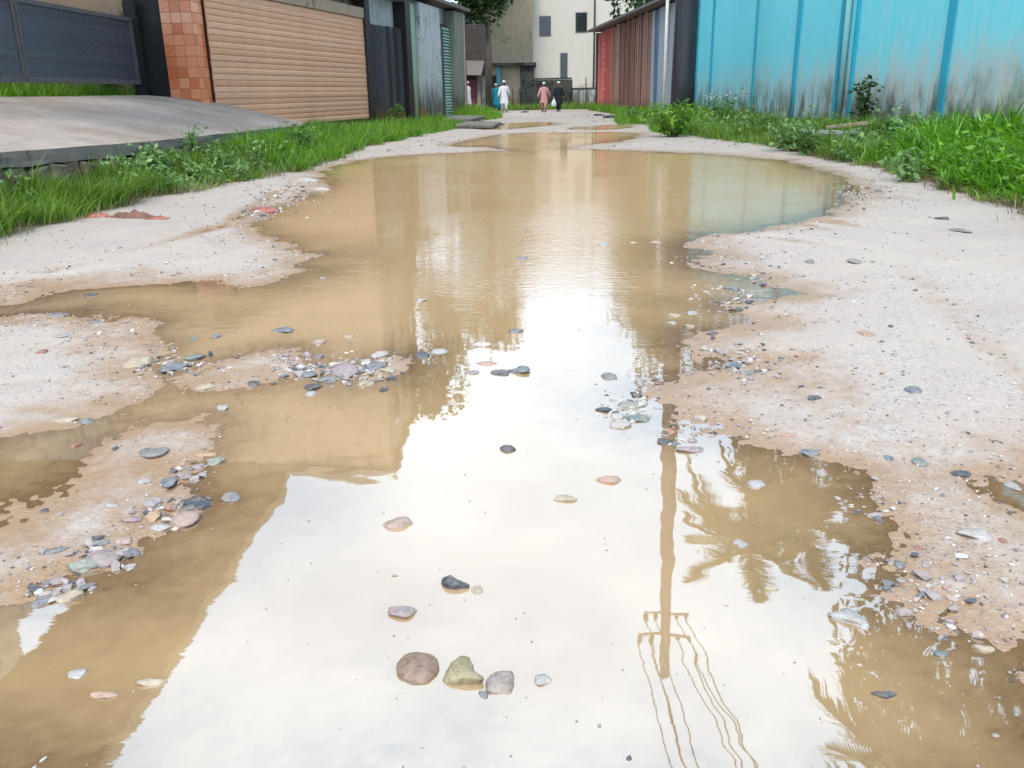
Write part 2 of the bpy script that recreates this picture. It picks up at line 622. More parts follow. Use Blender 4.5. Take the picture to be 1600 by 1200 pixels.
wmat = t.done(m2.outputs[0])
water = link('puddle_water', grid_mesh('puddle_water', WV, remap[wq], {'depth': wet[used]}), wmat)
tag(water, kind='structure')


# ================================================================== LEFT SIDE
M = {}
t = NT('brushed_concrete')
o = t.obj()
gro = t.noise(t.mapping(o, (22, 1.3, 1), (0, 0, 0.6)), 1.0, 4, 0.6)
n = t.noise(o, 0.8, 6, 0.65)
c = t.ramp(n, [(0.3, (0.240, 0.180, 0.140)), (0.55, (0.335, 0.272, 0.230)), (0.75, (0.410, 0.345, 0.300))])
c = t.mix(t.mrange(gro, 0.45, 0.7, 0, 0.35), c, (0.13, 0.11, 0.095))
c = t.mix(t.mrange(t.noise(o, 14, 4), 0.60, 0.72, 0, 0.35), c, (0.10, 0.09, 0.08))
M['ramp'] = t.done(t.bsdf(c, 0.8, t.bump(gro, 0.5, 0.012), 0.25))
M['edge'] = mat_stained('stained_concrete_edge', (0.19, 0.17, 0.15), (0.15, 0.14, 0.125), (0.055, 0.052, 0.040), -0.1, 0.55, 0.8, 0.9)
M['conc'] = mat_stained('weathered_concrete', (0.26, 0.245, 0.225), (0.21, 0.20, 0.185), (0.09, 0.085, 0.070), -0.2, 0.25, 0.7, 0.9)
M['rubble'] = mat_plain('mossy_rubble', (0.105, 0.082, 0.060), 0.9, 0.5, 5, 0.5)
M['black'] = mat_plain('black_paint', (0.012, 0.012, 0.014), 0.5, 0.4, 8, 0.1)
M['gate'] = mat_plain('dark_blue_grey_gate_paint', (0.050, 0.055, 0.075), 0.5, 0.35, 9, 0.1)
M['rail'] = mat_plain('dusty_rail_paint', (0.085, 0.080, 0.082), 0.6, 0.3, 9, 0.1)
M['grout'] = mat_plain('pale_grout', (0.33, 0.22, 0.17), 0.9, 0.2, 10)
M['plinth'] = mat_stained('damp_ochre_plinth', (0.25, 0.185, 0.115), (0.20, 0.15, 0.09), (0.085, 0.070, 0.035), -0.1, 0.35, 0.9, 0.9)


def mat_rand(name, stops, rough=0.6, bump=0.1, spec=0.4, grain=(2, 2, 20), gscale=2.0, gvar=0.3, z_dirt=None):
    """one material, each object of it a little different"""
    t = NT(name)
    rnd = t.add('ShaderNodeObjectInfo').outputs['Random']
    o = t.obj()
    c = t.ramp(rnd, stops)
    g = t.noise(t.mapping(o, grain), gscale, 5, 0.6)
    c = t.mix(t.mrange(g, 0.35, 0.7, 0, gvar), c, t.mix(1.0, c, (0.45, 0.42, 0.40), 'MULTIPLY'))
    if z_dirt:
        zc = t.sep(t.pos())[2]
        wob = t.math('MULTIPLY', t.math('SUBTRACT', t.noise(t.pos(), 2.2, 5), 0.5), 1.0)
        dm = t.mrange(t.math('ADD', zc, wob), z_dirt[0], z_dirt[1], 0.85, 0.0, True)
        c = t.mix(dm, c, z_dirt[2])
    return t.done(t.bsdf(c, rough, t.bump(g, bump, 0.01), spec))


M['tile'] = mat_rand('orange_glazed_tile', [(0, (0.638, 0.167, 0.065)), (0.5, (0.783, 0.246, 0.102)), (1, (0.850, 0.377, 0.203))], 0.25, 0.05, 0.6, (6, 6, 6), 3, 0.35)
M['slat'] = mat_rand('tan_shutter_slat', [(0, (0.62, 0.325, 0.185)), (0.5, (0.68, 0.380, 0.225)), (1, (0.74, 0.425, 0.260))], 0.65, 0.05, 0.35, (0.7, 1, 12), 2.0, 0.35)
M['board'] = mat_rand('dark_weathered_board', [(0, (0.030, 0.030, 0.036)), (0.5, (0.062, 0.062, 0.070)), (1, (0.105, 0.105, 0.115))], 0.7, 0.3, 0.3, (9, 9, 0.5), 1.5, 0.7,
                      (0.25, 1.0, (0.17, 0.115, 0.018)))
M['mould'] = mat_stained('mouldy_plaster', (0.58, 0.62, 0.61), (0.40, 0.44, 0.43), (0.040, 0.042, 0.038), 0.4, 2.0, 1.5, 0.9, (0.17, 0.12, 0.035), 0.57)
M['palegreen'] = mat_stained('pale_green_paint', (0.348, 0.478, 0.392), (0.261, 0.377, 0.304), (0.138, 0.152, 0.029), 0.2, 1.9, 1.4, 0.8, None, 0.62)
M['greypost'] = mat_stained('grey_green_plaster', (0.232, 0.268, 0.225), (0.189, 0.203, 0.160), (0.072, 0.067, 0.052), 0.2, 1.6, 1.2, 0.9, (0.160, 0.109, 0.058), 0.60)
M['ochre'] = mat_stained('ochre_stained_panel', (0.085, 0.095, 0.110), (0.06, 0.065, 0.075), (0.15, 0.105, 0.025), 0.3, 1.2, 0.6, 0.9, None, 0.66)
M['louver'] = mat_rand('turquoise_louver', [(0, (0.319, 0.493, 0.420)), (1, (0.435, 0.623, 0.536))], 0.6, 0.1, 0.35, (1, 1, 8), 3, 0.4)
M['pinkstrip'] = mat_plain('faded_pink_strip', (0.493, 0.348, 0.290), 0.8, 0.25)
M['tin'] = mat_stained('rusty_tin', (0.17, 0.15, 0.14), (0.12, 0.10, 0.09), (0.09, 0.045, 0.025), -1, 0.2, 1.3, 0.6, None, 0.6)
M['wallA'] = mat_stained('cream_house_wall', (0.522, 0.450, 0.348), (0.435, 0.377, 0.290), (0.145, 0.131, 0.102), -0.5, 1.0, 0.9, 0.9)
M['wallB'] = mat_stained('brown_block_wall', (0.392, 0.290, 0.203), (0.319, 0.239, 0.174), (0.131, 0.102, 0.072), -0.5, 1.0, 0.9, 0.9)
M['glass'] = mat_plain('dark_window_glass', (0.02, 0.025, 0.03), 0.08, 0.2, 3, 0.02, 0.0, 0.6)
M['darkwood'] = mat_plain('dark_timber', (0.045, 0.035, 0.030), 0.75, 0.4, 8, 0.3)
M['white'] = mat_plain('chalky_white_paint', (0.52, 0.52, 0.50), 0.7, 0.12, 5, 0.1)

# --- concrete driveway ramp
front = [(3.0, -5.5, 0.74), (6.0, -5.5, 0.72), (9.1, -5.55, 0.70), (12.3, -5.38, 0.645), (16, -5.45, 0.605), (20, -5.6, 0.565), (23, -6.05, 0.50), (25.6, -6.72, 0.465)]
back = [(3.0, -9.05, 1.27), (6.0, -9.05, 1.27), (9.5, -9.05, 1.27), (13, -9.05, 1.272), (17, -9.05, 1.28), (20.6, -8.95, 1.285), (21.85, -7.98, 1.14), (26.3, -7.08, 0.50)]
ramp = empty('concrete_ramp', (0, 0, 0))
tag(ramp, 'wide brushed concrete driveway ramp rising to the dark barred gate', 'ramp')
fr_, bk_ = [], []
for k in range(len(front) - 1):
    for q in np.linspace(0, 1, 13)[:(-1 if k < len(front) - 2 else None)]:
        fr_.append(np.array(front[k]) * (1 - q) + np.array(front[k + 1]) * q)
        bk_.append(np.array(back[k]) * (1 - q) + np.array(back[k + 1]) * q)
NV = 14
V, Fc = [], []
for k in range(len(fr_)):
    for j in range(NV + 1):
        q = j / NV
        y, x, zz_ = fr_[k] * (1 - q) + bk_[k] * q
        zz_ += 0.05 * math.sin(math.pi * q) * (1 if k < 66 else 0.4) + 0.012 * mnoise.noise((x * 0.9, y * 0.9, 0))
        if j == 0:
            x += 0.03 * mnoise.noise((0, y * 2.1, 3))
        V.append((x, y, zz_))
for k in range(len(fr_) - 1):
    for j in range(NV):
        a = k * (NV + 1) + j
        Fc.append((a, a + NV + 1, a + NV + 2, a + 1))
nb = len(V)                                              # underside, a slab of real thickness
V += [(x, y, z_ - 0.16 - 0.02 * mnoise.noise((x, y * 1.7, 9))) for x, y, z_ in V]
Fc += [tuple(i + nb for i in reversed(q)) for q in Fc[:]]
edge_loop = [k * (NV + 1) for k in range(len(fr_))]
side = MB()
Fs = []
for a, b in zip(edge_loop[:-1], edge_loop[1:]):
    Fs.append((a, a + nb, b + nb, b))
last = (len(fr_) - 1) * (NV + 1)
Fc += [(j, j + 1, j + 1 + nb, j + nb) for j in range(NV)]
Fc += [(last + j + 1, last + j, last + j + nb, last + j + 1 + nb) for j in range(NV)]
link('slab', pymesh('slab', V, Fc), M['ramp'], ramp)
ev = []
for a in edge_loop:
    vx, vy, vz = V[a]
    ux, uy, uz = V[a + nb]
    for q in (0.0, 0.35, 0.7, 1.0):
        j_ = 0.03 * mnoise.noise((vy * 5, q * 3, 1)) + 0.02 * mnoise.noise((vy * 17, q * 5, 2))
        ev.append((vx + (ux - vx) * q + 0.004 + abs(j_), vy, vz + (uz - vz) * q + (0.05 * mnoise.noise((vy * 3, 0, 7)) if q == 1.0 else 0)))
link('slab_edge', pymesh('slab_edge', ev, [(4 * k + j, 4 * k + j + 1, 4 * k + j + 5, 4 * k + j + 4) for k in range(len(edge_loop) - 1) for j in range(3)]), M['edge'], ramp)
fill = MB()                                              # earth fill under the slab
fill.loft([[(fr_[k][1] - 0.22, fr_[k][0], -0.2), (fr_[k][1] - 0.22, fr_[k][0], fr_[k][2] - 0.16), (bk_[k][1], bk_[k][0], bk_[k][2] - 0.2), (bk_[k][1], bk_[k][0], -0.2)] for k in range(len(fr_))])
fill.build('earth_fill', M['rubble'], ramp)
rs = random.Random(3)
stone_meshes = []
for q in range(5):
    m_ = MB().box(-0.5, 0.5, -0.5, 0.5, -0.5, 0.5, 0.1)
    for i, v in enumerate(m_.v):
        d = mnoise.noise_vector((v[0] * 2 + q * 7, v[1] * 2, v[2] * 2)) * 0.16
        m_.v[i] = (v[0] + d.x, v[1] + d.y, v[2] + d.z)
    me = pymesh('footing_stone', m_.v, m_.f)
    me.materials.append(M['rubble'])
    stone_meshes.append(me)
yk = 9.0
while yk < 24.5:                                         # rough footing stones under the slab edge
    ln = rs.uniform(0.22, 0.42)
    fx = np.interp(yk, [f_[0] for f_ in front], [f_[1] for f_ in front])
    fz = np.interp(yk, [f_[0] for f_ in front], [f_[2] for f_ in front])
    zc = fz - 0.30
    for lvl in range(2):
        s_ = link('footing_stone', rs.choice(stone_meshes), None, ramp)
        s_.location = (fx - 0.10 + rs.uniform(-.05, .06), yk + rs.uniform(-.04, .04), zc - 0.2 * lvl)
        s_.scale = (0.30, ln, rs.uniform(0.19, 0.25))
        s_.rotation_euler = (rs.uniform(-.2, .2), rs.uniform(-.2, .2), rs.uniform(-.2, .2))
    yk += ln * 0.98

# --- raised yard behind the gate
yard = MB().add([(-30, -2, 1.2), (-9.0, -2, 1.2), (-9.0, 21.0, 1.2), (-30, 21.0, 1.2), (-30, -2, -.2), (-9.0, -2, -.2), (-9.0, 21.0, -.2), (-30, 21, -.2)],
                [(0, 1, 2, 3), (1, 5, 6, 2), (2, 6, 7, 3), (0, 4, 5, 1)]).build('yard_ground', M['rubble'])
tag(yard, kind='structure')

# --- barred gate
gate = empty('driveway_gate', (-9.2, 11.6, 0), math.pi / 2)
tag(gate, 'dark blue grey gate of upright bars across the top of the concrete ramp', 'gate')
bar_me = None
for lf, (s0, s1) in enumerate(((0.0, 4.55), (4.62, 9.25))):
    leaf = MB().box(s0, s1, -0.03, 0.03, 1.52, 1.62).box(s0, s1, -0.03, 0.03, 2.86, 2.94).box(s0, s0 + 0.07, -0.028, 0.028, 1.622, 2.858).box(s1 - 0.07, s1, -0.028, 0.028, 1.622, 2.858).build('gate_leaf', M['rail'], gate)
    if bar_me is None:
        bar_me = pymesh('bar', *(lambda m: (m.v, m.f))(MB().box(-0.024, 0.024, -0.014, 0.014, 1.622, 2.858)))
        bar_me.materials.append(M['gate'])
    sx = s0 + 0.13
    while sx < s1 - 0.1:
        b = link('bar', bar_me, None, leaf)
        b.location = (sx, 0, 0)
        sx += 0.098
post = MB().box(9.27, 9.40, -0.12, 0.12, 1.1, 3.3).build('gate_post', M['black'], gate)
MB().box(9.60, 9.66, -0.62, 0.3, 1.0, 3.35).build('side_panel', M['black'], gate)  # black sheet added to darken the gap between gate post and tiled pillar

# --- tiled pillar
pil = empty('tiled_pillar', (-8.27, 21.48, 0))
tag(pil, 'square pillar faced with glossy orange tiles beside the tan shutter', 'pillar')
MB().box(-0.36, 0.36, -0.34, 0.34, 0.9, 3.6).build('core', M['grout'], pil)
tile_me = pymesh('tile', *(lambda m: (m.v, m.f))(MB().box(-0.114, 0.114, -0.008, 0.008, -0.114, 0.114, 0.004)))
tile_me.materials.append(M['tile'])
for k in range(11):
    zt = 1.06 + 0.236 * k
    for i in range(3):
        b = link('tile', tile_me, None, pil)
        b.location = (-0.24 + 0.24 * i, -0.345, zt)
        b = link('tile', tile_me, None, pil)
        b.location = (0.365, -0.225 + 0.225 * i, zt)
        b.rotation_euler = (0, 0, math.pi / 2)
        b.scale = (0.94, 1, 1)
MB().box(-0.44, 0.44, -0.42, 0.42, 3.602, 3.74, 0.02).build('cap', M['conc'], pil)

# --- shop with the tan shutter
SA, SB = (-8.0, 21.0), (-5.9, 31.6)
loc, rz = frame(SA, SB)
shop = empty('shuttered_shop', loc, rz)
tag(shop, 'single storey shop closed by a wide tan slatted shutter', 'shop')
s0, s1 = 0.86, 10.62
slat_prof = [(0.0, 0.0), (-0.006, 0.006), (-0.013, 0.040), (-0.013, 0.100), (-0.006, 0.137), (0.0, 0.1435)]
sm_ = MB()
sm_.loft([[(s0, y_, z_) for y_, z_ in slat_prof] + [(s0, 0.012, 0.1435), (s0, 0.012, 0)], [(s1, y_, z_) for y_, z_ in slat_prof] + [(s1, 0.012, 0.1435), (s1, 0.012, 0)]])
sl_me = pymesh('slat', sm_.v, sm_.f)
sl_me.materials.append(M['slat'])
for k in range(22):
    b = link('slat', sl_me, None, shop)
    b.location = (0, 0.006 * rs.uniform(-1, 1), 0.44 + k * 0.146)
MB().box(s0, s1, 0.03, 0.06, 0.42, 3.7).build('shutter_back', M['darkwood'], shop)
MB().box(0.92, s1, -0.02, 0.10, 0.385, 0.425).build('bottom_rail', M['black'], shop)
MB().box(0.3, 10.9, 0.02, 0.5, -0.3, 0.384).build('plinth', M['plinth'], shop)
MB().box(10.63, 10.93, -0.10, 0.25, -0.2, 4.3).build('post', M['black'], shop)
MB().box(0.5, 11.0, -0.06, 0.4, 3.66, 3.98).build('lintel', M['wallB'], shop)
MB().box(0.2, 11.0, 0.42, 7.0, -0.2, 4.28).build('wall', M['wallB'], shop)
MB().box(0.2, 11.0, -0.15, 7.2, 4.3, 4.44).build('roof', M['conc'], shop)

# --- row of weathered shop fronts
RA, RB = (-5.9, 31.8), (-3.6, 45.0)
loc, rz = frame(RA, RB)
row = empty('weathered_shop_row', loc, rz)
tag(row, 'row of mould blackened shop fronts with peeling pillars along the road', 'shop')
MB().box(-0.2, 13.4, 0.45, 6.0, -0.2, 4.9).build('wall', M['mould'], row)
MB().box(0.0, 0.30, -0.05, 0.45, -0.2, 4.6).build('post', M['black'], row)
bw = 3.9 / 9
for k in range(9):
    off = rs.uniform(-0.03, 0.03)
    m_ = MB().box(0.31 + k * bw, 0.31 + (k + 1) * bw - 0.018, 0.16 + off, 0.20 + off, 0.12, 3.6 + rs.uniform(-.03, .03))
    m_.box(0.31 + (k + 0.4) * bw, 0.31 + (k + 0.55) * bw, 0.13 + off, 0.158 + off, 0.12, 3.55)
    m_.build('board', M['board'], row)
MB().box(0.3, 4.22, 0.05, 0.44, -0.2, 0.12).build('step', M['conc'], row)
MB().box(4.24, 4.86, -0.05, 0.45, -0.2, 4.6).build('post', M['black'], row)
MB().box(4.88, 5.62, 0.02, 0.45, -0.2, 4.6).build('pillar', M['palegreen'], row)
MB().box(5.63, 5.80, 0.20, 0.449, -0.2, 4.6).build('recess', M['black'], row)
MB().box(5.82, 8.75, -0.12, 0.448, -0.2, 4.7).build('pillar', M['mould'], row)
for k in range(3):
    MB().box(8.77 + k * 0.42, 8.77 + (k + 1) * 0.42 - 0.02, 0.1, 0.44, 0.0, 4.0 - 0.02 * k).build('panel', M['ochre'] if k != 1 else M['palegreen'], row)
MB().box(10.05, 11.25, 0.28, 0.44, 0.0, 4.2).build('louver_back', M['darkwood'], row)
lv = pymesh('louver', *(lambda m: (m.v, m.f))(MB().add([(10.06, 0.10, 0), (11.24, 0.10, 0), (11.24, 0.2, 0.11), (10.06, 0.2, 0.11), (10.06, 0.115, -0.02), (11.24, 0.115, -0.02), (11.24, 0.215, 0.09), (10.06, 0.215, 0.09)],
                [(0, 1, 2, 3), (7, 6, 5, 4), (0, 4, 5, 1), (2, 6, 7, 3), (0, 3, 7, 4), (1, 5, 6, 2)])))
lv.materials.append(M['louver'])
for k in range(30):
    b = link('louver', lv, None, row)
    b.location = (0, 0, 0.12 + k * 0.132)
MB().box(11.27, 12.85, -0.10, 0.45, -0.2, 4.8).build('pillar', M['greypost'], row)
MB().box(12.86, 13.02, -0.13, 0.45, -0.2, 4.8).build('strip', M['pinkstrip'], row)
MB().box(13.03, 13.45, -0.06, 0.45, -0.2, 4.8).build('post', M['black'], row)
MB().box(-0.3, 13.6, -0.3, 6.4, 4.92, 5.05).build('roof', M['tin'], row)
MB().box(0.31, 4.2, -0.15, 0.44, 4.62, 4.72).build('awning', M['tin'], row)

# --- paving slabs over the drain in front of the row
slab_spec = [(626, 193, 3.6, 1.3, 0.05, 'cracked grey concrete slab below the dark boarded shop front', 0.06),
             (672, 190.5, 2.9, 1.1, -0.03, 'grey concrete drain slab before the mould blotched pillar', 0.05),
             (722, 187.5, 3.2, 1.3, 0.02, 'raised concrete slab bridging the drain by the grey green pillar', 0.12),
             (748, 193.5, 2.4, 1.4, 0.10, 'thin broken slab edge on the road beside the bright grass mound', 0.03)]
for px, py, ln, wd, tz, lab, hz in slab_spec:
    q = at(px, py, 0.14)
    m_ = MB().box(-wd / 2, wd / 2, -ln / 2, ln / 2, -0.12, 0.0, 0.02)
    m_.v = [(a + 0.06 * mnoise.noise((a * 3, b, px)), b + 0.1 * mnoise.noise((a, b * 2, py)), c) for a, b, c in m_.v]
    s_ = m_.build('drain_slab', M['conc'])
    s_.location = (q[0], q[1], 0.14 + hz)
    s_.rotation_euler = (0.015, 0.03, -0.17 + tz)
    tag(s_, lab, 'slab', 'concrete slabs over the roadside drain')

# --- house behind the gate with an overhanging roof terrace
ha = empty('yard_house', (-13.2, 14.2, 0), math.pi / 2)
tag(ha, 'cream two storey house behind the barred gate with a jutting roof slab', 'house')
MB().box(0, 4.1, 0, 8, 0.0, 15.0).build('wall', M['wallA'], ha)
MB().box(4.1, 10.4, 0.02, 8, 0.0, 11.3).build('wing', M['wallA'], ha)
rf = [(-6.2, 3.0)] 
rv = []
m_ = MB()
N_ = 40
top = []
for k in range(N_ + 1):
    sx = -6.0 + 10.4 * k / N_
    top.append([(sx, -7.30 - 0.10 * mnoise.noise((sx * 1.3, 0, 5)), 7.22), (sx, -7.30 - 0.10 * mnoise.noise((sx * 1.3, 0, 5)), 7.46),
                (sx, (-4.9 if sx < -0.6 else -0.01), 7.46), (sx, (-4.9 if sx < -0.6 else -0.01), 7.22)])
m_.loft(top)
m_.build('roof_slab', M['wallB'], ha)
MB().box(-0.3, 4.3, -0.2, 8.2, 15.02, 15.2).build('roof', M['wallB'], ha)
MB().box(-5.9, -5.6, -5.3, -5.0, 0.9, 7.21).build('column', M['wallA'], ha)
for cx in (0.3, 3.8):
    MB().box(cx, cx + 0.3, -6.6, -0.02, 6.85, 7.215).build('beam', M['wallA'], ha)
for k, (a, b, c0, c1) in enumerate(((0.7, 1.9, 2.2, 3.5), (2.6, 3.8, 2.2, 3.5), (0.7, 1.9, 5.0, 6.3), (2.6, 3.8, 5.0, 6.3))):
    w_ = MB().box(a, b, -0.04, 0.05, c0, c1).build('window', M['darkwood'], ha)
    MB().box(a + .07, (a + b) / 2 - .03, -0.052, -0.041, c0 + .07, c1 - .07).build('pane', M['glass'], w_)
    MB().box((a + b) / 2 + .03, b - .07, -0.052, -0.041, c0 + .07, c1 - .07).build('pane', M['glass'], w_)

# --- brown block rising behind the shops
bb = empty('brown_block', (-21.5, 32.2, 0), 0.0)
tag(bb, 'tall brown apartment block rising behind the boarded shop front', 'building')
MB().box(0, 15.35, 0.0, 7.0, 0.0, 13.4).build('wall', M['wallB'], bb)
MB().box(-0.2, 15.55, -0.25, 7.2, 13.42, 13.7).build('roof', M['conc'], bb)
for fl in range(3):
    for k in range(2):
        a = 1.2 + 2.9 * k
        c0 = 5.4 + 2.7 * fl
        w_ = MB().box(15.34, 15.42, a, a + 1.2, c0, c0 + 1.3).build('window', M['wallB'], bb)
        MB().box(15.421, 15.432, a + .08, a + .58, c0 + .08, c0 + 1.22).build('pane', M['glass'], w_)
        MB().box(15.421, 15.432, a + .64, a + 1.12, c0 + .08, c0 + 1.22).build('pane', M['glass'], w_)
bb.rotation_euler = (0, 0, 0.02)

# ================================================================== RIGHT SIDE
t = NT('cyan_painted_panel')
o = t.obj()
wp = t.pos()
z = t.sep(wp)[2]
base = t.mix(t.noise(wp, 0.6, 4), (0.075, 0.60, 0.70), (0.150, 0.67, 0.75))
st = t.noise(t.mapping(wp, (6, 6, 0.28)), 1.7, 6, 0.68)
bleach = t.mrange(t.noise(t.mapping(wp, (0.35, 0.35, 0.5)), 1.0, 4), 0.42, 0.62)
near_f = t.mrange(t.sep(wp)[1], 18, 31, 1.0, 0.25)  # pale and rust stains stronger on the near panels, weaker further along
wb = t.math('MULTIPLY', t.math('SUBTRACT', t.noise(t.mapping(wp, (1.6, 1.6, 0.9)), 1.0, 6, 0.6), 0.5), 1.7)
zz = t.math('ADD', z, wb)
up1 = t.mrange(zz, 0.9, 2.3, 1.0, 0.0, True)
col = t.mix(t.math('MULTIPLY', t.math('MULTIPLY', t.mrange(st, 0.36, 0.62), near_f), t.mrange(up1, 0, 1, 0.45, 0.95)), base, (0.44, 0.60, 0.59))
col = t.mix(t.math('MULTIPLY', t.math('MULTIPLY', up1, t.mrange(st, 0.3, 0.6, 0.45, 1.0)), t.mrange(near_f, 0, 1, 0.35, 0.95)), col, (0.47, 0.45, 0.40))
rust = t.mrange(t.noise(t.mapping(wp, (1, 1, 0.6)), 1.4, 5, 0.6), 0.46, 0.60)
col = t.mix(t.math('MULTIPLY', t.mrange(zz, 0.45, 1.35, 1.0, 0.0, True), t.math('MULTIPLY', rust, near_f)), col, (0.30, 0.21, 0.065))
mold = t.mrange(t.noise(t.mapping(wp, (2.4, 2.4, 1.1), loc=(5, 0, 0)), 1.0, 7, 0.7), 0.41, 0.54)
col = t.mix(t.math('MULTIPLY', t.mrange(zz, 0.55, 1.55, 1.0, 0.0, True), t.math('MULTIPLY', mold, 0.88)), col, (0.060, 0.075, 0.048))
M['cyan'] = t.done(t.bsdf(col, 0.55, t.bump(st, 0.2, 0.01), 0.35))
M['cyantrim'] = mat_stained('deep_cyan_trim', (0.020, 0.32, 0.46), (0.03, 0.40, 0.54), (0.035, 0.060, 0.045), 0.1, 1.6, 1.0, 0.6, None, 0.62)
M['cyanpipe'] = mat_stained('light_cyan_pipe', (0.16, 0.40, 0.44), (0.2, 0.44, 0.46), (0.20, 0.19, 0.15), 0.1, 1.6, 1.0, 0.6, None, 0.66)
CA, CB = (6.25, 36.5), (7.9, 10.0)
loc, rz = frame(CA, CB)
cw = empty('cyan_wall', loc, rz)
tag(cw, 'tall cyan painted panel wall with grime and algae along its foot', 'wall')
ed = [0.10, 2.30, 7.70, 11.45, 14.45, 15.30, 19.50, 23.2, 27.2]
for k in range(len(ed) - 1):
    MB().box(ed[k] + 0.05, ed[k + 1] - 0.05, -0.02 + 0.02 * (k % 2), 0.10, -0.1, 4.95).build('panel', M['cyan'], cw)
for k, e_ in enumerate(ed):
    w_ = (0.05, 0.05, 0.075, 0.10, 0.09, 0.06, 0.12, 0.1, 0.1)[k]
    MB().box(e_ - w_, e_ + w_, -0.06, 0.12, -0.1, 4.97).build('batten', M['cyantrim'], cw)
MB().box(-0.1, 27.4, -0.12, 0.2, 4.98, 5.12).build('coping', M['cyantrim'], cw)
MB().box(0.0, 27.3, 0.13, 6.0, -0.1, 4.96).build('wall', M['conc'], cw)
MB().tube([(14.9, -0.10, 0.0), (14.9, -0.10, 4.9)], 0.07, 10).build('pipe', M['cyanpipe'], cw, True)

# --- red and brown plank fence front further along
FA, FB = (3.78, 59.2), (6.0, 37.0)
loc, rz = frame(FA, FB)
pf = empty('plank_wall', loc, rz)
tag(pf, 'red and brown plank walled shed with a grey sheet door by the steel pole', 'shed')
zd = (0.15, 0.85, (0.10, 0.078, 0.045))
M['red'] = mat_rand('faded_red_plank', [(0, (0.522, 0.109, 0.087)), (1, (0.667, 0.203, 0.152))], 0.7, 0.3, 0.3, (6, 6, 0.5), 2, 0.5, zd)
M['plank'] = mat_rand('brown_plank', [(0, (0.246, 0.123, 0.087)), (0.5, (0.334, 0.189, 0.145)), (1, (0.464, 0.261, 0.196))], 0.75, 0.3, 0.3, (6, 6, 0.5), 2, 0.5, zd)
M['sheet'] = mat_rand('grey_blue_sheet', [(0, (0.290, 0.334, 0.377)), (1, (0.392, 0.435, 0.464))], 0.5, 0.2, 0.4, (8, 8, 0.4), 2, 0.3, (0.1, 0.6, (0.16, 0.14, 0.10)))
M['bluesheet'] = mat_plain('blue_sheet', (0.055, 0.12, 0.19), 0.5, 0.3)
sx = 0.0
k = 0
while sx < 15.2:
    w_ = (0.85 if sx < 8 else 0.72) * rs.uniform(0.85, 1.15)
    red = sx < 1.7 or 2.2 < sx < 4.3
    off = 0.05 * (k % 2) + rs.uniform(-0.02, 0.02)
    m_ = MB().box(sx + 0.03, sx + w_ - 0.03, off, off + 0.05, -0.1, 4.7 + rs.uniform(-0.05, 0.05))
    m_.box(sx + w_ * 0.44, sx + w_ * 0.56, off - 0.04, off - 0.001, -0.1, 4.6)
    m_.build('plank', M['red'] if red else M['plank'], pf)
    sx += w_
    k += 1
for k in range(9):                                        # rungs of the red ladder-like batten
    MB().box(2.9, 3.5, -0.07, -0.045, 0.9 + k * 0.36, 1.06 + k * 0.36).build('batten', M['red'], pf)
MB().box(-0.3, 15.4, 0.14, 1.2, -0.1, 4.66).build('wall', M['darkwood'], pf)
MB().box(15.42, 15.95, 0.02, 0.1, -0.1, 4.7).build('door_sheet', M['sheet'], pf)
MB().box(15.97, 16.9, 0.06, 0.12, -0.1, 4.7).build('door_sheet', M['bluesheet'], pf)
MB().box(16.92, 22.2, 0.0, 0.1, -0.1, 4.7).build('door_sheet', M['sheet'], pf)
MB().box(18.70, 18.86, -0.09, -0.005, -0.1, 4.75).build('post', M['white'], pf)
MB().box(15.42, 22.2, 0.14, 1.2, -0.1, 4.68).build('wall', M['darkwood'], pf)
MB().box(-0.6, 22.3, -0.6, 1.5, 4.78, 4.9).build('roof', M['tin'], pf)
MB().box(-0.45, 0.02, -0.05, 0.3, -0.1, 4.7).build('post', M['darkwood'], pf)

# --- steel utility pole with cross arms and cables
t = NT('dark_steel')
o = t.obj()
n = t.noise(t.mapping(o, (5, 5, 0.4)), 1.5, 5)
c = t.ramp(n, [(0.3, (0.010, 0.011, 0.016)), (0.7, (0.030, 0.032, 0.042))])
M['steel'] = t.done(t.bsdf(c, 0.45, None, 0.5))
PX, PY = 4.42, 28.2
pole = empty('utility_pole', (PX, PY, 0))
tag(pole, 'very tall tapering dark steel utility pole in the weeds before the cyan wall', 'pole')
m_ = MB()
hts = np.linspace(-0.3, 20.3, 12)
m_.tube([(0.30 * (h / 20) ** 2, 0, h) for h in hts], [0.37 - 0.19 * max(0, h) / 20 for h in hts], 16)
m_.build('shaft', M['steel'], pole, True)
arm_ends = []
for za, ln in ((17.4, 0.85), (18.6, 0.98)):
    a = MB().box(-ln + 0.25, ln + 0.25, -0.05, 0.05, za, za + 0.11).build('cross_arm', M['steel'], pole)
    for sx in (-ln + 0.32, -ln / 2 + 0.25, ln / 2 + 0.25, ln + 0.18):
        m_ = MB()
        m_.tube([(sx, 0, za + 0.11), (sx, 0, za + 0.2), (sx, 0, za + 0.21), (sx, 0, za + 0.27), (sx, 0, za + 0.28), (sx, 0, za + 0.36)], [0.05, 0.05, 0.09, 0.09, 0.05, 0.03], 8)
        m_.build('insulator', M['darkwood'], a)
        arm_ends.append((sx, za + 0.36))
cab_lab = ['overhead cable on the outer end of the lower road side arm', 'overhead cable beside the pole on the lower arm, road side', 'overhead cable beside the pole on the lower arm, wall side',
           'overhead cable on the outer end of the lower wall side arm', 'overhead cable on the outer end of the upper road side arm', 'overhead cable beside the pole on the upper arm, road side',
           'overhead cable beside the pole on the upper arm, wall side', 'overhead cable on the outer end of the upper wall side arm']
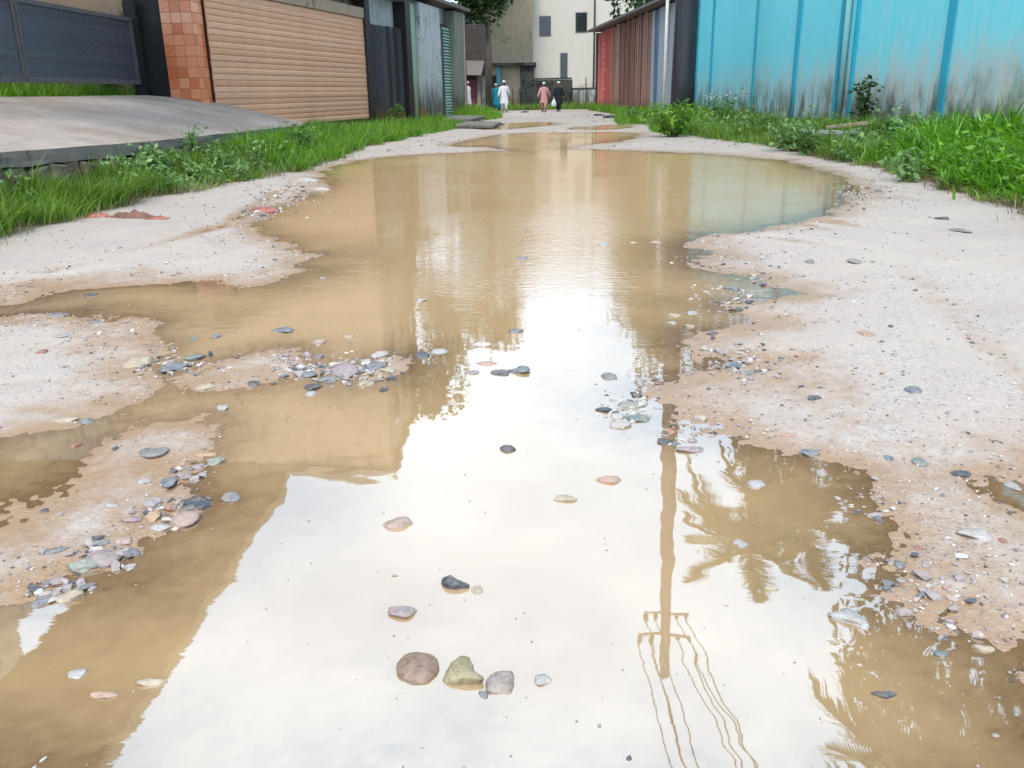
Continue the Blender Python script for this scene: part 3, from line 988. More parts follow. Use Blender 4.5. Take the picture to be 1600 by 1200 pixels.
for k, (sx, za) in enumerate(arm_ends):
    A = Vector((PX + sx, PY, za))
    B = Vector((PX + 1.0 + sx + (0.5 + 0.75 * k if sx > 0.2 else 0.0), -22.0, za))
    pts = []
    for i in range(25):
        q = i / 24
        p_ = A.lerp(B, q)
        p_.z -= (1.2 + 0.25 * (k % 3)) * 4 * q * (1 - q)
        p_.x += 0.02 * math.sin(i * 1.7 + k)
        pts.append(p_)
    c_ = MB().tube(pts, 0.022, 5).build('power_cable', M['black'])
    tag(c_, cab_lab[k], 'cable', 'overhead cables from the steel pole')
MB().tube([(0, 0, -0.2), (0, 0, 4.7)], 0.05, 8).build('white_pipe', M['white'], None, True)
wp_ = bpy.data.objects['white_pipe']
wp_.location = (PX - 0.48, PY + 0.6, 0)
tag(wp_, 'thin white upright pipe just left of the dark steel pole', 'pipe')

# ================================================================== FAR END OF THE ROAD
def fx(px, y):
    return float(aty(px, 160, y)[0])


M['farwhite'] = mat_stained('off_white_house_wall', (0.580, 0.551, 0.493), (0.522, 0.500, 0.450), (0.319, 0.275, 0.232), 0.5, 2.4, 0.6, 0.85, None, 0.72)
M['farbeige'] = mat_stained('beige_streaked_wall', (0.392, 0.341, 0.239), (0.319, 0.275, 0.196), (0.109, 0.094, 0.072), 0.0, 1.6, 1.2, 0.9, None, 0.58)
M['mossy'] = mat_stained('mossy_black_wall', (0.10, 0.105, 0.095), (0.06, 0.065, 0.06), (0.022, 0.026, 0.020), 0.1, 2.4, 1.4, 0.9, None, 0.5)
M['maroon'] = mat_plain('maroon_door_paint', (0.246, 0.065, 0.080), 0.6, 0.3)
YW = 70.0
wh = empty('white_house', (fx(826, YW), YW, 0))
tag(wh, 'pale off white house closing the far end of the road', 'house')
Wd = fx(1010, YW) - fx(826, YW)
MB().box(0, Wd, 0, 8, 0.0, 12.0).build('wall', M['farwhite'], wh)
MB().box(-0.3, Wd + 0.3, -0.3, 8.3, 12.02, 12.3).build('roof', M['conc'], wh)
for (a, b, c0, c1) in ((fx(876, YW) - fx(826, YW), fx(886, YW) - fx(826, YW), 2.2, 4.0), (0.9, 1.7, 5.2, 6.6), (3.6, 4.4, 5.4, 6.8), (0.9, 1.7, 8.4, 9.8), (3.6, 4.4, 8.4, 9.8)):
    w_ = MB().box(a - .04, b + .04, -0.05, 0.05, c0, c1).build('window', M['conc'], wh)
    MB().box(a, b, -0.07, -0.052, c0 + .05, c1 - .05).build('pane', M['glass'], w_)

YB = 64.0
mw = empty('mossy_low_wall', (fx(822, YB), YB, 0))
tag(mw, 'low black mossy yard wall in front of the pale house', 'wall')
Wm = fx(892, YB) - fx(822, YB)
MB().box(0, Wm, 0, 0.25, 0.0, 2.0).build('wall', M['mossy'], mw)
MB().box(-0.05, Wm + 0.05, -0.05, 0.3, 2.02, 2.14).build('coping', M['mossy'], mw)
for k in range(4):
    MB().box(Wm * k / 3.2, Wm * k / 3.2 + 0.3, -0.08, -0.002, 0.0, 2.0).build('pier', M['mossy'], mw)
lw = empty('grey_block_wall', (fx(892, YB) + 0.1, YB + 0.3, 0))
tag(lw, 'low grey block wall between the mossy wall and the red shed', 'wall')
MB().box(0, 3.2, 0, 0.25, 0.0, 1.35).build('wall', M['mould'], lw)
MB().box(0, 3.2, -0.04, 0.29, 1.352, 1.45).build('coping', M['mossy'], lw)

YS = 66.0
bs = empty('beige_shop', (fx(744, YS), YS, 0))
tag(bs, 'beige rain streaked shop with dark doorway behind the walkers', 'shop')
Ws = fx(834, YS) - fx(744, YS)
MB().box(0, Ws, 0, 6, 0.0, 3.0).build('wall', M['farbeige'], bs)
MB().box(0.02, Ws - 0.05, 0.3, 6, 3.0, 9.8).build('upper_wall', M['farbeige'], bs)
MB().box(-0.3, Ws + 0.2, -0.5, 6.3, 3.02, 3.22).build('ledge', M['mossy'], bs)
MB().box(0.75, 1.5, -0.03, 0.03, 0.05, 2.4).build('door', M['black'], bs)
MB().box(Ws - 0.95, Ws + 0.05, -0.15, 0.0, 0.0, 3.0).build('pier', M['mossy'], bs)
MB().box(1.6, 1.78, -0.25, -0.03, 0.0, 3.0).build('pipe', M['cyantrim'], bs)
MB().box(-0.2, Ws + 0.2, 0.1, 6.2, 9.82, 10.0).build('roof', M['conc'], bs)
YD = 56.0
ds = empty('dark_stall', (fx(722, YD), YD, 0))
tag(ds, 'dark roadside stall with drooping tin canopy and maroon back board', 'stall')
Wst = fx(757, YD) - fx(722, YD)
MB().box(-1.2, Wst, 0.9, 3.0, 0.0, 5.2).build('wall', M['darkwood'], ds)
MB().box(0.2, 1.0, 0.80, 0.88, 0.1, 2.0).build('back_board', M['maroon'], ds)
m_ = MB().add([(-1.2, -0.6, 2.35), (Wst - 0.1, -0.6, 2.25), (Wst, 0.9, 3.1), (-1.2, 0.9, 3.2), (-1.2, -0.6, 2.31), (Wst - 0.1, -0.6, 2.21), (Wst, 0.9, 3.06), (-1.2, 0.9, 3.16)],
              [(0, 1, 2, 3), (7, 6, 5, 4), (0, 4, 5, 1), (1, 5, 6, 2), (2, 6, 7, 3), (3, 7, 4, 0)])
m_.build('canopy', M['tin'], ds)
MB().tube([(Wst - 0.15, -0.5, 0), (Wst - 0.15, -0.5, 2.26)], 0.05, 6).build('post', M['darkwood'], ds)
MB().box(Wst - 0.45, Wst, 0.3, 0.89, 0.0, 2.2).build('side_panel', M['conc'], ds)

wf = empty('stick_fence', (0, 60.5, 0))
tag(wf, 'thin stick fence with sagging wire along the far grass verge', 'fence')
posts = [(801, 1.45), (812, 1.5), (828, 1.2), (846, 1.1), (887, 1.5), (903, 1.3), (915, 2.1)]
tops = []
for px, hh in posts:
    x = fx(px, 60.5)
    MB().tube([(x, 0, -0.1), (x + 0.03, 0, hh * 0.6), (x + 0.01, 0.02, hh)], [0.045, 0.04, 0.035], 6).build('post', M['darkwood'], wf)
    tops.append((x, -0.045, hh * 0.82))
MB().tube(tops, 0.012, 4).build('wire', M['black'], wf)
mast = MB().tube([(0, 0, 0), (0.03, 0, 6), (0.0, 0, 15.2)], [0.09, 0.07, 0.04], 7).build('antenna_mast', M['darkwood'])
mast.location = (0.059 * 72, 71.2 - 0.6, 0)
mast.location = (4.15, 69.5, 0)
tag(mast, 'slender dark mast standing before the pale far house', 'mast')


# ================================================================== VEGETATION
G_BRIGHT = mat_leaf('bright_grass', (0.028, 0.105, 0.006), (0.165, 0.330, 0.022), (0.26, 0.22, 0.07))
G_SOFT = mat_leaf('soft_grass', (0.032, 0.088, 0.008), (0.165, 0.285, 0.032), (0.28, 0.22, 0.08))
G_BROAD = mat_leaf('broad_grass', (0.022, 0.095, 0.006), (0.170, 0.385, 0.024), (0.28, 0.17, 0.05), 0.38, 0.32)
G_WEED = mat_leaf('weed_leaf', (0.030, 0.085, 0.012), (0.10, 0.215, 0.045), None, 0.5, 0.3)
G_PALE = mat_leaf('pale_weed_leaf', (0.06, 0.14, 0.03), (0.19, 0.32, 0.10), None, 0.5, 0.3)
G_DARK = mat_leaf('dark_tree_leaf', (0.010, 0.028, 0.006), (0.035, 0.080, 0.016), None, 0.45, 0.25)
G_PALM = mat_leaf('palm_leaf', (0.015, 0.040, 0.008), (0.055, 0.105, 0.022), None, 0.4, 0.3)
M['bark'] = mat_plain('grey_bark', (0.11, 0.085, 0.06), 0.9, 0.4, 4, 0.5)
M['stem'] = mat_plain('green_stem', (0.09, 0.13, 0.04), 0.7, 0.3, 9, 0.1)
M['petal'] = mat_plain('white_petal', (0.55, 0.55, 0.50), 0.6, 0.1)


def blades(name, X, Y, Zb, H, W, lean, mat, segs=3, bias=(0, 0), tlo=0.0):
    n = len(X)
    H = H * np.clip(1 + 0.75 * fbm(X * 1.9, Y * 1.9, 3, 63), 0.35, 1.7)
    a = rng.uniform(0, 2 * np.pi, n)
    dx, dy = np.cos(a) + bias[0], np.sin(a) + bias[1]
    L = np.sqrt(dx * dx + dy * dy) + 1e-6
    dx, dy = dx / L, dy / L
    ln = lean * rng.uniform(0.25, 1.25, n)
    sx, sy = -dy, dx
    tw = rng.uniform(-0.8, 0.8, n)
    sx, sy = sx * np.cos(tw) - sy * np.sin(tw), sx * np.sin(tw) + sy * np.cos(tw)
    rowsv = []
    for k in range(segs + 1):
        q = k / segs
        cx, cy = X + dx * ln * H * q ** 1.7, Y + dy * ln * H * q ** 1.7
        cz = Zb + H * (q - 0.42 * np.clip(ln, 0, 1.6) * q ** 2.2)
        w = W * (0.75 + 0.5 * math.sin(math.pi * min(q * 1.3, 1))) * (1 - q ** 2.5) * 0.5
        if k < segs:
            rowsv += [np.stack([cx - sx * w, cy - sy * w, cz], -1), np.stack([cx + sx * w, cy + sy * w, cz], -1)]
        else:
            rowsv.append(np.stack([cx, cy, cz], -1))
    per = 2 * segs + 1
    V = np.stack(rowsv, 1).reshape(-1, 3)
    base = (np.arange(n) * per)[:, None]
    fq = []
    for k in range(segs - 1):
        fq.append(base + np.array([2 * k, 2 * k + 1, 2 * k + 3, 2 * k + 2]))
    quad = np.concatenate(fq, 0).tolist() if fq else []
    tri = (base + np.array([2 * segs - 2, 2 * segs - 1, 2 * segs])).tolist()
    tb = rng.beta(1.5, 1.5, n) * 0.72 + 0.28 * (0.5 + 0.9 * fbm(X * 2.3, Y * 2.3, 3, 61))
    tint = np.repeat(np.clip(tb * (1 - tlo) + tlo, 0, 1), per)
    me = pymesh(name, V, quad + tri, True, tint)
    return link(name, me, mat)


def in_bank(n, side, y0, y1, depth, extra=0.0):
    """random points on the verge, denser towards the road"""
    y = y0 * (y1 / y0) ** rng.uniform(0, 1, n)
    q = rng.uniform(0, 1, n) ** 1.15
    if side < 0:
        e = np.interp(y, LX[:, 0], LX[:, 1])
        x = e - extra - q * depth(y) if callable(depth) else e - extra - q * depth
    else:
        e = np.interp(y, RX[:, 0], RX[:, 1])
        x = e + extra + q * (depth(y) if callable(depth) else depth)
    x = x + 0.22 * fbm(x * 0 + 3, y * 1.7, 3, 5) - side * rng.exponential(0.05, n)
    return x, y


def patchy(x, y, keep=0.25, sc=1.3):
    m = fbm(x * sc, y * sc, 3, 77) + rng.uniform(-0.25, 0.35, len(x)) > -keep
    return x[m], y[m]


def ramp_front(y):
    return np.interp(y, [f_[0] for f_ in front], [f_[1] for f_ in front])


x, y = in_bank(17000, -1, 5.0, 14.5, lambda y: np.maximum(0.15, np.interp(y, LX[:, 0], LX[:, 1]) - ramp_front(y) - 0.02))
x, y = patchy(x, y, 0.35)
z_, _ = ground_h(x, y)
thin = np.where(y > 11.2, 0.6, 1.0)
tag(blades('verge_grass', x, y, z_ - 0.02, rng.uniform(0.18, 0.46, len(x)) * thin, rng.uniform(0.006, 0.013, len(x)), 0.85, G_SOFT, 4, (0.5, -0.1)),
    'soft drooping green grass on the bank below the concrete ramp', 'grass', kind='stuff')
x, y = in_bank(15000, -1, 14.5, 35.0, lambda y: np.where(y < 24, 1.35, 1.7))
x, y = patchy(x, y, 0.5)
z_, _ = ground_h(x, y)
tag(blades('verge_grass', x, y, z_ - 0.02, rng.uniform(0.14, 0.44, len(x)), rng.uniform(0.008, 0.018, len(x)), 0.7, G_BRIGHT, 3, (0.3, -0.1)),
    'bright green grass along the foot of the tan shuttered shop', 'grass', kind='stuff')
n = 2600
a, q = rng.uniform(0, 2 * np.pi, n), np.sqrt(rng.uniform(0, 1, n))
x, y = -2.95 + 1.15 * q * np.cos(a), 44.0 + 4.2 * q * np.sin(a)
z_, _ = ground_h(x, y)
tag(blades('grass_mound', x, y, z_ - 0.05, rng.uniform(0.35, 0.75, n) * (1.15 - 0.5 * q), rng.uniform(0.02, 0.04, n), 0.6, G_BRIGHT, 3, tlo=0.25),
    'bright grass mound at the corner past the grey green pillar', 'grass', kind='stuff')
# right verge: tall broad blades near, lower growth further on
x, y = in_bank(9000, 1, 6.2, 15.5, lambda y: 7.75 - np.interp(y, RX[:, 0], RX[:, 1]) - 0.25, 0.05)
z_, _ = ground_h(x, y)
dx_ = x - np.interp(y, RX[:, 0], RX[:, 1])
H_ = (0.34 + 0.52 * np.clip(dx_ / 1.1, 0, 1)) * rng.uniform(0.55, 1.15, len(x)) * np.interp(y, [6, 13, 15.5], [1.0, 0.92, 0.55])
tag(blades('broad_grass', x, y, z_ - 0.03, H_, rng.uniform(0.022, 0.046, len(x)), 1.0, G_BROAD, 5, (-0.35, -0.25)),
    'tall lush broad bladed grass on the near right verge', 'grass', kind='stuff')
x, y = in_bank(9000, 1, 6.2, 16.0, 1.6, -0.02)
z_, _ = ground_h(x, y)
tag(blades('verge_grass', x, y, z_ - 0.02, rng.uniform(0.10, 0.30, len(x)), rng.uniform(0.006, 0.012, len(x)), 0.9, G_SOFT, 3, (-0.4, -0.2)),
    'fine low grass fringing the tall broad grass on the right', 'grass', kind='stuff')
x, y = in_bank(21000, 1, 14.5, 37.0, lambda y: np.interp(y, [14, 37], [7.45, 6.2]) - np.interp(y, RX[:, 0], RX[:, 1]))
x, y = patchy(x, y, 0.45)
z_, _ = ground_h(x, y)
tag(blades('verge_grass', x, y, z_ - 0.02, rng.uniform(0.12, 0.36, len(x)) * (0.7 + 0.6 * (fbm(x * .8, y * .5, 2, 9) > 0)), rng.uniform(0.008, 0.020, len(x)), 0.75, G_SOFT, 3, (-0.2, -0.2)),
    'mixed green grass between the cyan wall and the sandy road', 'grass', kind='stuff')
x, y = in_bank(5200, 1, 33.0, 57.0, lambda y: np.maximum(0.3, np.interp(y, [33, 37, 59], [6.3, 5.9, 3.9]) - np.interp(y, RX[:, 0], RX[:, 1]) + 0.2), -0.9)
z_, _ = ground_h(x, y)
tag(blades('verge_grass', x, y, z_ - 0.02, rng.uniform(0.2, 0.55, len(x)), rng.uniform(0.015, 0.035, len(x)), 0.6, G_BRIGHT, 3),
    'bright grass along the foot of the red and brown plank shed', 'grass', kind='stuff')
x, y = rng.uniform(-2.8, 4.0, 4200), rng.uniform(59.8, 63.8, 4200)
z_, _ = ground_h(x, y)
tag(blades('verge_grass', x, y, z_ - 0.02, rng.uniform(0.2, 0.6, len(x)), rng.uniform(0.02, 0.04, len(x)), 0.6, G_SOFT, 3),
    'strip of grass around the stick fence at the far end', 'grass', kind='stuff')
x, y = -9.35 - 3.0 * rng.uniform(0, 1, 5200) ** 1.6, rng.uniform(12.0, 21.0, 5200)
tag(blades('yard_grass', x, y, x * 0 + 1.18, rng.uniform(0.20, 0.55, len(x)), rng.uniform(0.014, 0.030, len(x)), 0.7, G_BRIGHT, 3, tlo=0.2),
    'bright weeds and grass in the yard behind the barred gate', 'grass', kind='stuff')


G_DRY = mat_leaf('dry_stalk', (0.12, 0.085, 0.05), (0.30, 0.22, 0.13), None, 0.7, 0.2)
x, y = in_bank(2600, 1, 6.2, 18.0, 0.35, -0.10)
z_, _ = ground_h(x, y)
tag(blades('dry_stalks', x, y, z_ - 0.01, rng.uniform(0.06, 0.22, len(x)), rng.uniform(0.006, 0.014, len(x)), 1.3, G_DRY, 3, (-0.6, -0.3)),
    'dry brown stalks under the front edge of the tall grass', 'grass', kind='stuff')
x, y = in_bank(2200, -1, 5.0, 22.0, 0.30, -0.10)
z_, _ = ground_h(x, y)
tag(blades('dry_stalks', x, y, z_ - 0.01, rng.uniform(0.05, 0.18, len(x)), rng.uniform(0.005, 0.010, len(x)), 1.3, G_DRY, 3, (0.6, -0.3)),
    'dry brown stalks along the sandy edge of the left bank', 'grass', kind='stuff')
n = 4200
a, q = rng.uniform(0, 2 * np.pi, n), np.sqrt(rng.uniform(0, 1, n))
x, y = 4.35 + 0.95 * q * np.cos(a), 27.3 + 3.4 * q * np.sin(a)
z_, _ = ground_h(x, y)
tag(blades('verge_grass', x, y, z_ - 0.02, rng.uniform(0.18, 0.55, n) * (1.2 - 0.6 * q), rng.uniform(0.012, 0.026, n), 0.7, G_BRIGHT, 3),
    'thick bright grass around the foot of the dark steel pole', 'grass', kind='stuff')


def leafquads(C, size, nrm_up=0.3, ratio=1.9):
    """small pointed leaves (two triangles each, folded) at the given centres"""
    n = len(C)
    d = rng.normal(size=(n, 3))
    d[:, 2] = d[:, 2] * 0.6 - 0.25
    d /= np.linalg.norm(d, axis=1)[:, None]
    s = np.cross(d, rng.normal(size=(n, 3)) * 0.6 + np.array([0, 0, 1.0]))
    s /= np.linalg.norm(s, axis=1)[:, None] + 1e-9
    L = (size * rng.uniform(0.6, 1.3, n))[:, None]
    V = np.stack([C, C + d * L * 0.5 + s * L / ratio / 2, C + d * L, C + d * L * 0.5 - s * L / ratio / 2], 1).reshape(-1, 3)
    F_ = (np.arange(n) * 4)[:, None] + np.array([0, 1, 2, 3])
    return V, F_


def ground_cover(name, X, Y, hmax, leaf, mat, label):
    z_, _ = ground_h(X, Y)
    cl = np.clip(0.35 + 1.3 * fbm(X * 1.5, Y * 1.5, 3, 83), 0.02, 1.2)
    C = np.stack([X, Y, z_ + rng.uniform(0.1, 1.0, len(X)) * hmax * cl], -1)
    V, F_ = leafquads(C, leaf)
    o_ = link(name, pymesh(name, V, F_, False, np.repeat(np.clip(rng.beta(1.6, 1.6, len(X)) * 0.8 + 0.2 * cl, 0, 1), 4)), mat)
    tag(o_, label, 'weeds', kind='stuff')


x, y = in_bank(5200, -1, 6.0, 14.5, lambda y: np.maximum(0.15, np.interp(y, LX[:, 0], LX[:, 1]) - ramp_front(y) + 0.05))
m_k = fbm(x * 1.1, y * 1.1, 3, 21) > -0.05
ground_cover('creeping_weeds', x[m_k], y[m_k], 0.42, 0.075, G_PALE, 'tangle of broad leafed weeds among the grass under the ramp edge')
x, y = in_bank(6500, 1, 15.0, 35.0, lambda y: np.interp(y, [14, 37], [7.45, 6.2]) - np.interp(y, RX[:, 0], RX[:, 1]))
m_k = fbm(x * 0.8, y * 0.8, 3, 22) > 0.0
ground_cover('creeping_weeds', x[m_k], y[m_k], 0.50, 0.11, G_PALE, 'tangle of broad leafed weeds between the cyan wall and the sand')
x, y = in_bank(3500, -1, 14.5, 33.0, 1.5)
m_k = fbm(x * 0.8, y * 0.8, 3, 24) > 0.02
ground_cover('creeping_weeds', x[m_k], y[m_k], 0.40, 0.10, G_WEED, 'patches of broad leafed weeds in the grass below the tan shutter')


x, y = in_bank(4200, 1, 7.0, 15.0, 1.9, 0.0)
m_k = fbm(x * 1.2, y * 1.2, 3, 26) > -0.02
ground_cover('creeping_weeds', x[m_k], y[m_k], 0.62, 0.12, G_BRIGHT, 'leafy weeds mixed into the tall broad grass on the right')


def weed(name, loc, h, spread, nst, leaf, mat, label, cat='plant', group=None, flowers=False, per=14):
    root = empty(name, loc)
    tag(root, label, cat, group)
    stems = MB()
    Cs = []
    tops_ = []
    for k in range(nst):
        a = random.uniform(0, 6.28)
        r = spread * random.uniform(0.3, 1.0)
        hh = h * random.uniform(0.65, 1.0)
        b = Vector((0.05 * math.cos(a) * spread, 0.05 * math.sin(a) * spread, -0.03))
        tp = Vector((r * math.cos(a), r * math.sin(a), hh))
        md = b.lerp(tp, 0.5) + Vector((0, 0, hh * 0.12))
        stems.tube([b, md, tp], [0.008, 0.006, 0.003], 4)
        for i in range(per):
            q = random.uniform(0.15, 1.0)
            p_ = b.lerp(md, q * 2) if q < 0.5 else md.lerp(tp, q * 2 - 1)
            Cs.append((p_.x + random.gauss(0, leaf * 0.4), p_.y + random.gauss(0, leaf * 0.4), p_.z + random.gauss(0, leaf * 0.25)))
        tops_.append(tp)
    stems.build('stem', M['stem'], root)
    V, F_ = leafquads(np.array(Cs), leaf)
    link('foliage', pymesh('foliage', V, F_, False, np.repeat(rng.beta(2, 2, len(Cs)), 4)), mat, root)
    if flowers:
        m_ = MB()
        for tp in tops_:
            for i in range(2):
                c = tp + Vector((random.gauss(0, .05), random.gauss(0, .05), random.gauss(0.02, .03)))
                m_.box(c.x - .022, c.x + .022, c.y - .022, c.y + .022, c.z, c.z + .018)
        fl = m_.build('flower_heads', M['petal'], root)
        fl['kind'] = 'stuff'
    return root


def spot(px, py, z=0.1):
    q = at(px, py, z)
    if q[0] < 0 and q[1] < 25:
        q[0] = max(q[0], float(ramp_front(q[1])) + 0.16)
    return (q[0], q[1], gz(q[0], q[1]) - 0.01)


W_ = [('leafy_weed', spot(402, 262, 0.15), 0.62, 0.16, 7, 0.09, G_PALE, 'tall pale leafed weed standing against the ramp edge near the shop'),
      ('leafy_weed', spot(352, 268, 0.15), 0.45, 0.25, 8, 0.10, G_WEED, 'bushy green weed under the ramp edge left of the tall pale weed'),
      ('leafy_weed', spot(275, 268, 0.15), 0.55, 0.16, 7, 0.085, G_PALE, 'slender weed with pale spotted leaves midway along the ramp edge'),
      ('leafy_weed', spot(218, 288, 0.1), 0.34, 0.30, 9, 0.12, G_PALE, 'spreading weed of narrow pale leaves at the end of the drooping grass'),
      ('leafy_weed', spot(250, 300, 0.05), 0.16, 0.24, 8, 0.09, G_WEED, 'small low weed at the sand edge beneath the pale spotted weed'),
      ('leafy_weed', spot(90, 275, 0.2), 0.34, 0.3, 8, 0.10, G_WEED, 'dark green weed in the bank grass near the left picture edge'),
      ('leafy_weed', spot(312, 282, 0.1), 0.30, 0.26, 9, 0.10, G_PALE, 'pale narrow leafed weed at the sand edge right of the low one'),
      ('leafy_weed', spot(378, 276, 0.1), 0.34, 0.22, 8, 0.09, G_PALE, 'small pale weed at the foot of the footing stones by the shore'),
      ('leafy_weed', spot(160, 278, 0.2), 0.42, 0.24, 8, 0.10, G_PALE, 'pale leafed weed in the bank grass left of the narrow leafed one'),
      ('leafy_weed', spot(30, 285, 0.2), 0.36, 0.26, 8, 0.10, G_PALE, 'yellowish weed in the bank grass at the left picture edge'),
      ('leafy_weed', spot(470, 238, 0.2), 0.55, 0.4, 12, 0.11, G_WEED, 'broad weed where the ramp edge meets the shop grass'),
      ('leafy_weed', spot(1420, 262, 0.2), 0.42, 0.35, 12, 0.11, G_PALE, 'pale weed at the left edge of the tall broad grass'),
      ('leafy_weed', spot(1330, 246, 0.1), 0.30, 0.35, 12, 0.10, G_WEED, 'low spreading weed on the sand edge below the worn block'),
      ('leafy_weed', spot(615, 192, 0.2), 0.75, 0.7, 14, 0.13, G_WEED, 'weeds growing at the foot of the dark boarded shop front'),
      ('leafy_weed', spot(1240, 222, 0.2), 0.62, 0.65, 26, 0.14, G_PALE, 'pale leafed bushy weed in the middle of the right verge'),
      ('leafy_weed', spot(1185, 205, 0.2), 0.50, 0.60, 20, 0.13, G_PALE, 'pale topped weed between the steel pole and the bushy weed'),
      ('leafy_weed', spot(1268, 236, 0.1), 0.50, 0.50, 20, 0.13, G_WEED, 'dark green weed at the sand edge before the pale bushy weed'),
      ('leafy_weed', spot(1345, 205, 0.3), 1.05, 0.32, 16, 0.15, G_DARK, 'upright dark shrub growing against the cyan wall'),
      ('leafy_weed', spot(1395, 214, 0.3), 0.50, 0.5, 16, 0.13, G_WEED, 'low dark weed right of the upright shrub by the cyan wall'),
      ('leafy_weed', spot(1310, 216, 0.3), 0.40, 0.55, 16, 0.13, G_WEED, 'low weed clump by the mossy block on the right verge'),
      ('leafy_weed', spot(1052, 197, 0.3), 0.95, 1.05, 44, 0.16, G_BRIGHT, 'bushy weed spilling onto the road in front of the steel pole'),
      ('flowering_weed', spot(1128, 196, 0.2), 0.85, 0.55, 12, 0.12, G_WEED, 'white flowered weed at the cyan wall right of the pole'),
      ('leafy_weed', spot(1000, 184, 0.2), 0.6, 0.7, 14, 0.14, G_WEED, 'weed clump on the verge before the brown planks of the shed'),
      ('leafy_weed', (-9.6, 20.2, 1.2), 0.85, 0.4, 16, 0.16, G_WEED, 'leafy shrub in the dark corner between the gate and the tiled pillar')]
for nm, lc, h_, sp_, ns_, lf_, mt_, lab in W_:
    weed(nm, lc, h_, sp_, ns_, lf_, mt_, lab, 'weed', flowers=(nm == 'flowering_weed'))


def tree(name, loc, h, rx, ry, rz_, nleaf, leaf, label, zc=None, mat=G_DARK, seed=1):
    rr = random.Random(seed)
    root = empty(name, loc)
    tag(root, label, 'tree')
    zc = zc or h * 0.68
    tr = MB()
    tr.tube([(0, 0, -0.3), (0.1, 0.05, h * 0.25), (-0.05, 0.1, h * 0.5), (0.05, 0, h * 0.8)], [h * 0.022, h * 0.018, h * 0.012, h * 0.005], 9)
    cl = []
    for k in range(22):
        a = rr.uniform(0, 6.28)
        u = rr.uniform(-0.9, 0.95)
        w = math.sqrt(1 - u * u) * rr.uniform(0.45, 1.0)
        c = Vector((rx * w * math.cos(a), ry * w * math.sin(a), zc + rz_ * u))
        cl.append((c, rr.uniform(0.22, 0.42)))
        if k % 2 == 0:
            tr.tube([(0, 0.05, max(h * 0.2, c.z - h * 0.22)), tuple(Vector((0, 0, c.z - h * 0.08)).lerp(c, 0.5)), tuple(c)], [h * 0.008, h * 0.005, h * 0.002], 5)
    tr.build('trunk', M['bark'], root, True)
    pts = []
    per = nleaf // len(cl)
    for c, s in cl:
        g = rng.normal(size=(per, 3))
        g /= np.linalg.norm(g, axis=1)[:, None]
        g *= (rng.uniform(0, 1, per) ** 0.45)[:, None]
        pts.append(np.array(c) + g * np.array([rx, ry, rz_]) * s * 1.25)
    P = np.concatenate(pts)
    V, F_ = leafquads(P, leaf)
    link('crown', pymesh('crown', V, F_, False, np.repeat(rng.beta(2, 2, len(P)), 4)), mat, root)
    return root


tree('broadleaf_tree', (-6.3, 41.5, 0), 14.5, 2.6, 2.6, 3.6, 7000, 0.38, 'leafy tree rising behind the mouldy shop row on the left', 10.6, seed=2)
tree('broadleaf_tree', (-3.5, 62.0, 0), 16.0, 3.3, 2.6, 4.6, 8000, 0.42, 'tall leafy tree rising beside the beige shop at the far end', 10.8, seed=3)
tree('broadleaf_tree', (7.6, 45.0, 0), 15.0, 3.3, 3.3, 4.8, 8500, 0.38, 'dark leafy tree behind the red and brown plank shed', 9.0, seed=4)
tree('broadleaf_tree', (7.2, 54.0, 0), 15.0, 3.2, 3.0, 4.8, 7500, 0.40, 'dark leafy tree further back behind the plank shed', 8.8, seed=5)
tree('broadleaf_tree', (11.6, 20.5, 0), 16.5, 3.6, 4.2, 4.2, 9000, 0.36, 'large dark tree overhanging the near part of the cyan wall', 12.2, seed=6)
tree('broadleaf_tree', (13.2, 25.5, 0), 15.5, 3.4, 3.4, 3.8, 7000, 0.38, 'dark tree behind the middle of the cyan wall', 10.6, seed=8)

tree('broadleaf_tree', (11.2, 34.5, 0), 17.5, 2.9, 2.9, 3.2, 6500, 0.34, 'tall tree standing among the palms behind the cyan wall', 14.6, seed=9)

# palms behind the cyan wall: each frond is a part of its own
def frond_mesh(L, droop, sd):
    rr = np.random.default_rng(sd)
    V, Fc_, = [], []
    n = 34
    for k in range(n):
        q = (k + 1) / n
        x_ = L * q * (1 - 0.12 * q)
        z_ = L * (0.34 * q - droop * q * q)
        for s in (-1, 1):
            ll = L * 0.30 * (math.sin(math.pi * min(1, q * 0.86 + 0.1)) ** 0.7) * rr.uniform(0.8, 1.1)
            w = 0.055
            d = np.array([0.62, s * 0.72, -0.35 - 0.25 * rr.uniform()])
            d /= np.linalg.norm(d)
            b = len(V)
            V += [(x_ - w, 0, z_), (x_ + w, 0, z_), tuple(np.array([x_, 0, z_]) + d * ll * 0.55 + np.array([w * 0.6, 0, 0])), tuple(np.array([x_, 0, z_]) + d * ll + np.array([0, 0, -0.06 * ll]))]
            Fc_ += [(b, b + 1, b + 2), (b, b + 2, b + 3)]
    m_ = MB()
    m_.v, m_.f = V, Fc_
    m_.tube([(0, 0, 0)] + [(L * q * (1 - 0.12 * q), 0, L * (0.34 * q - droop * q * q)) for q in (0.25, 0.5, 0.75, 1.0)], [0.06, 0.045, 0.03, 0.02, 0.008], 5)
    me = pymesh('frond', m_.v, m_.f, False, np.clip(rr.beta(2, 2, len(m_.v)), 0, 1))
    me.materials.append(G_PALM)
    return me


FR = [frond_mesh(3.6, dr, 10 + i) for i, dr in enumerate((0.35, 0.62, 0.95))]


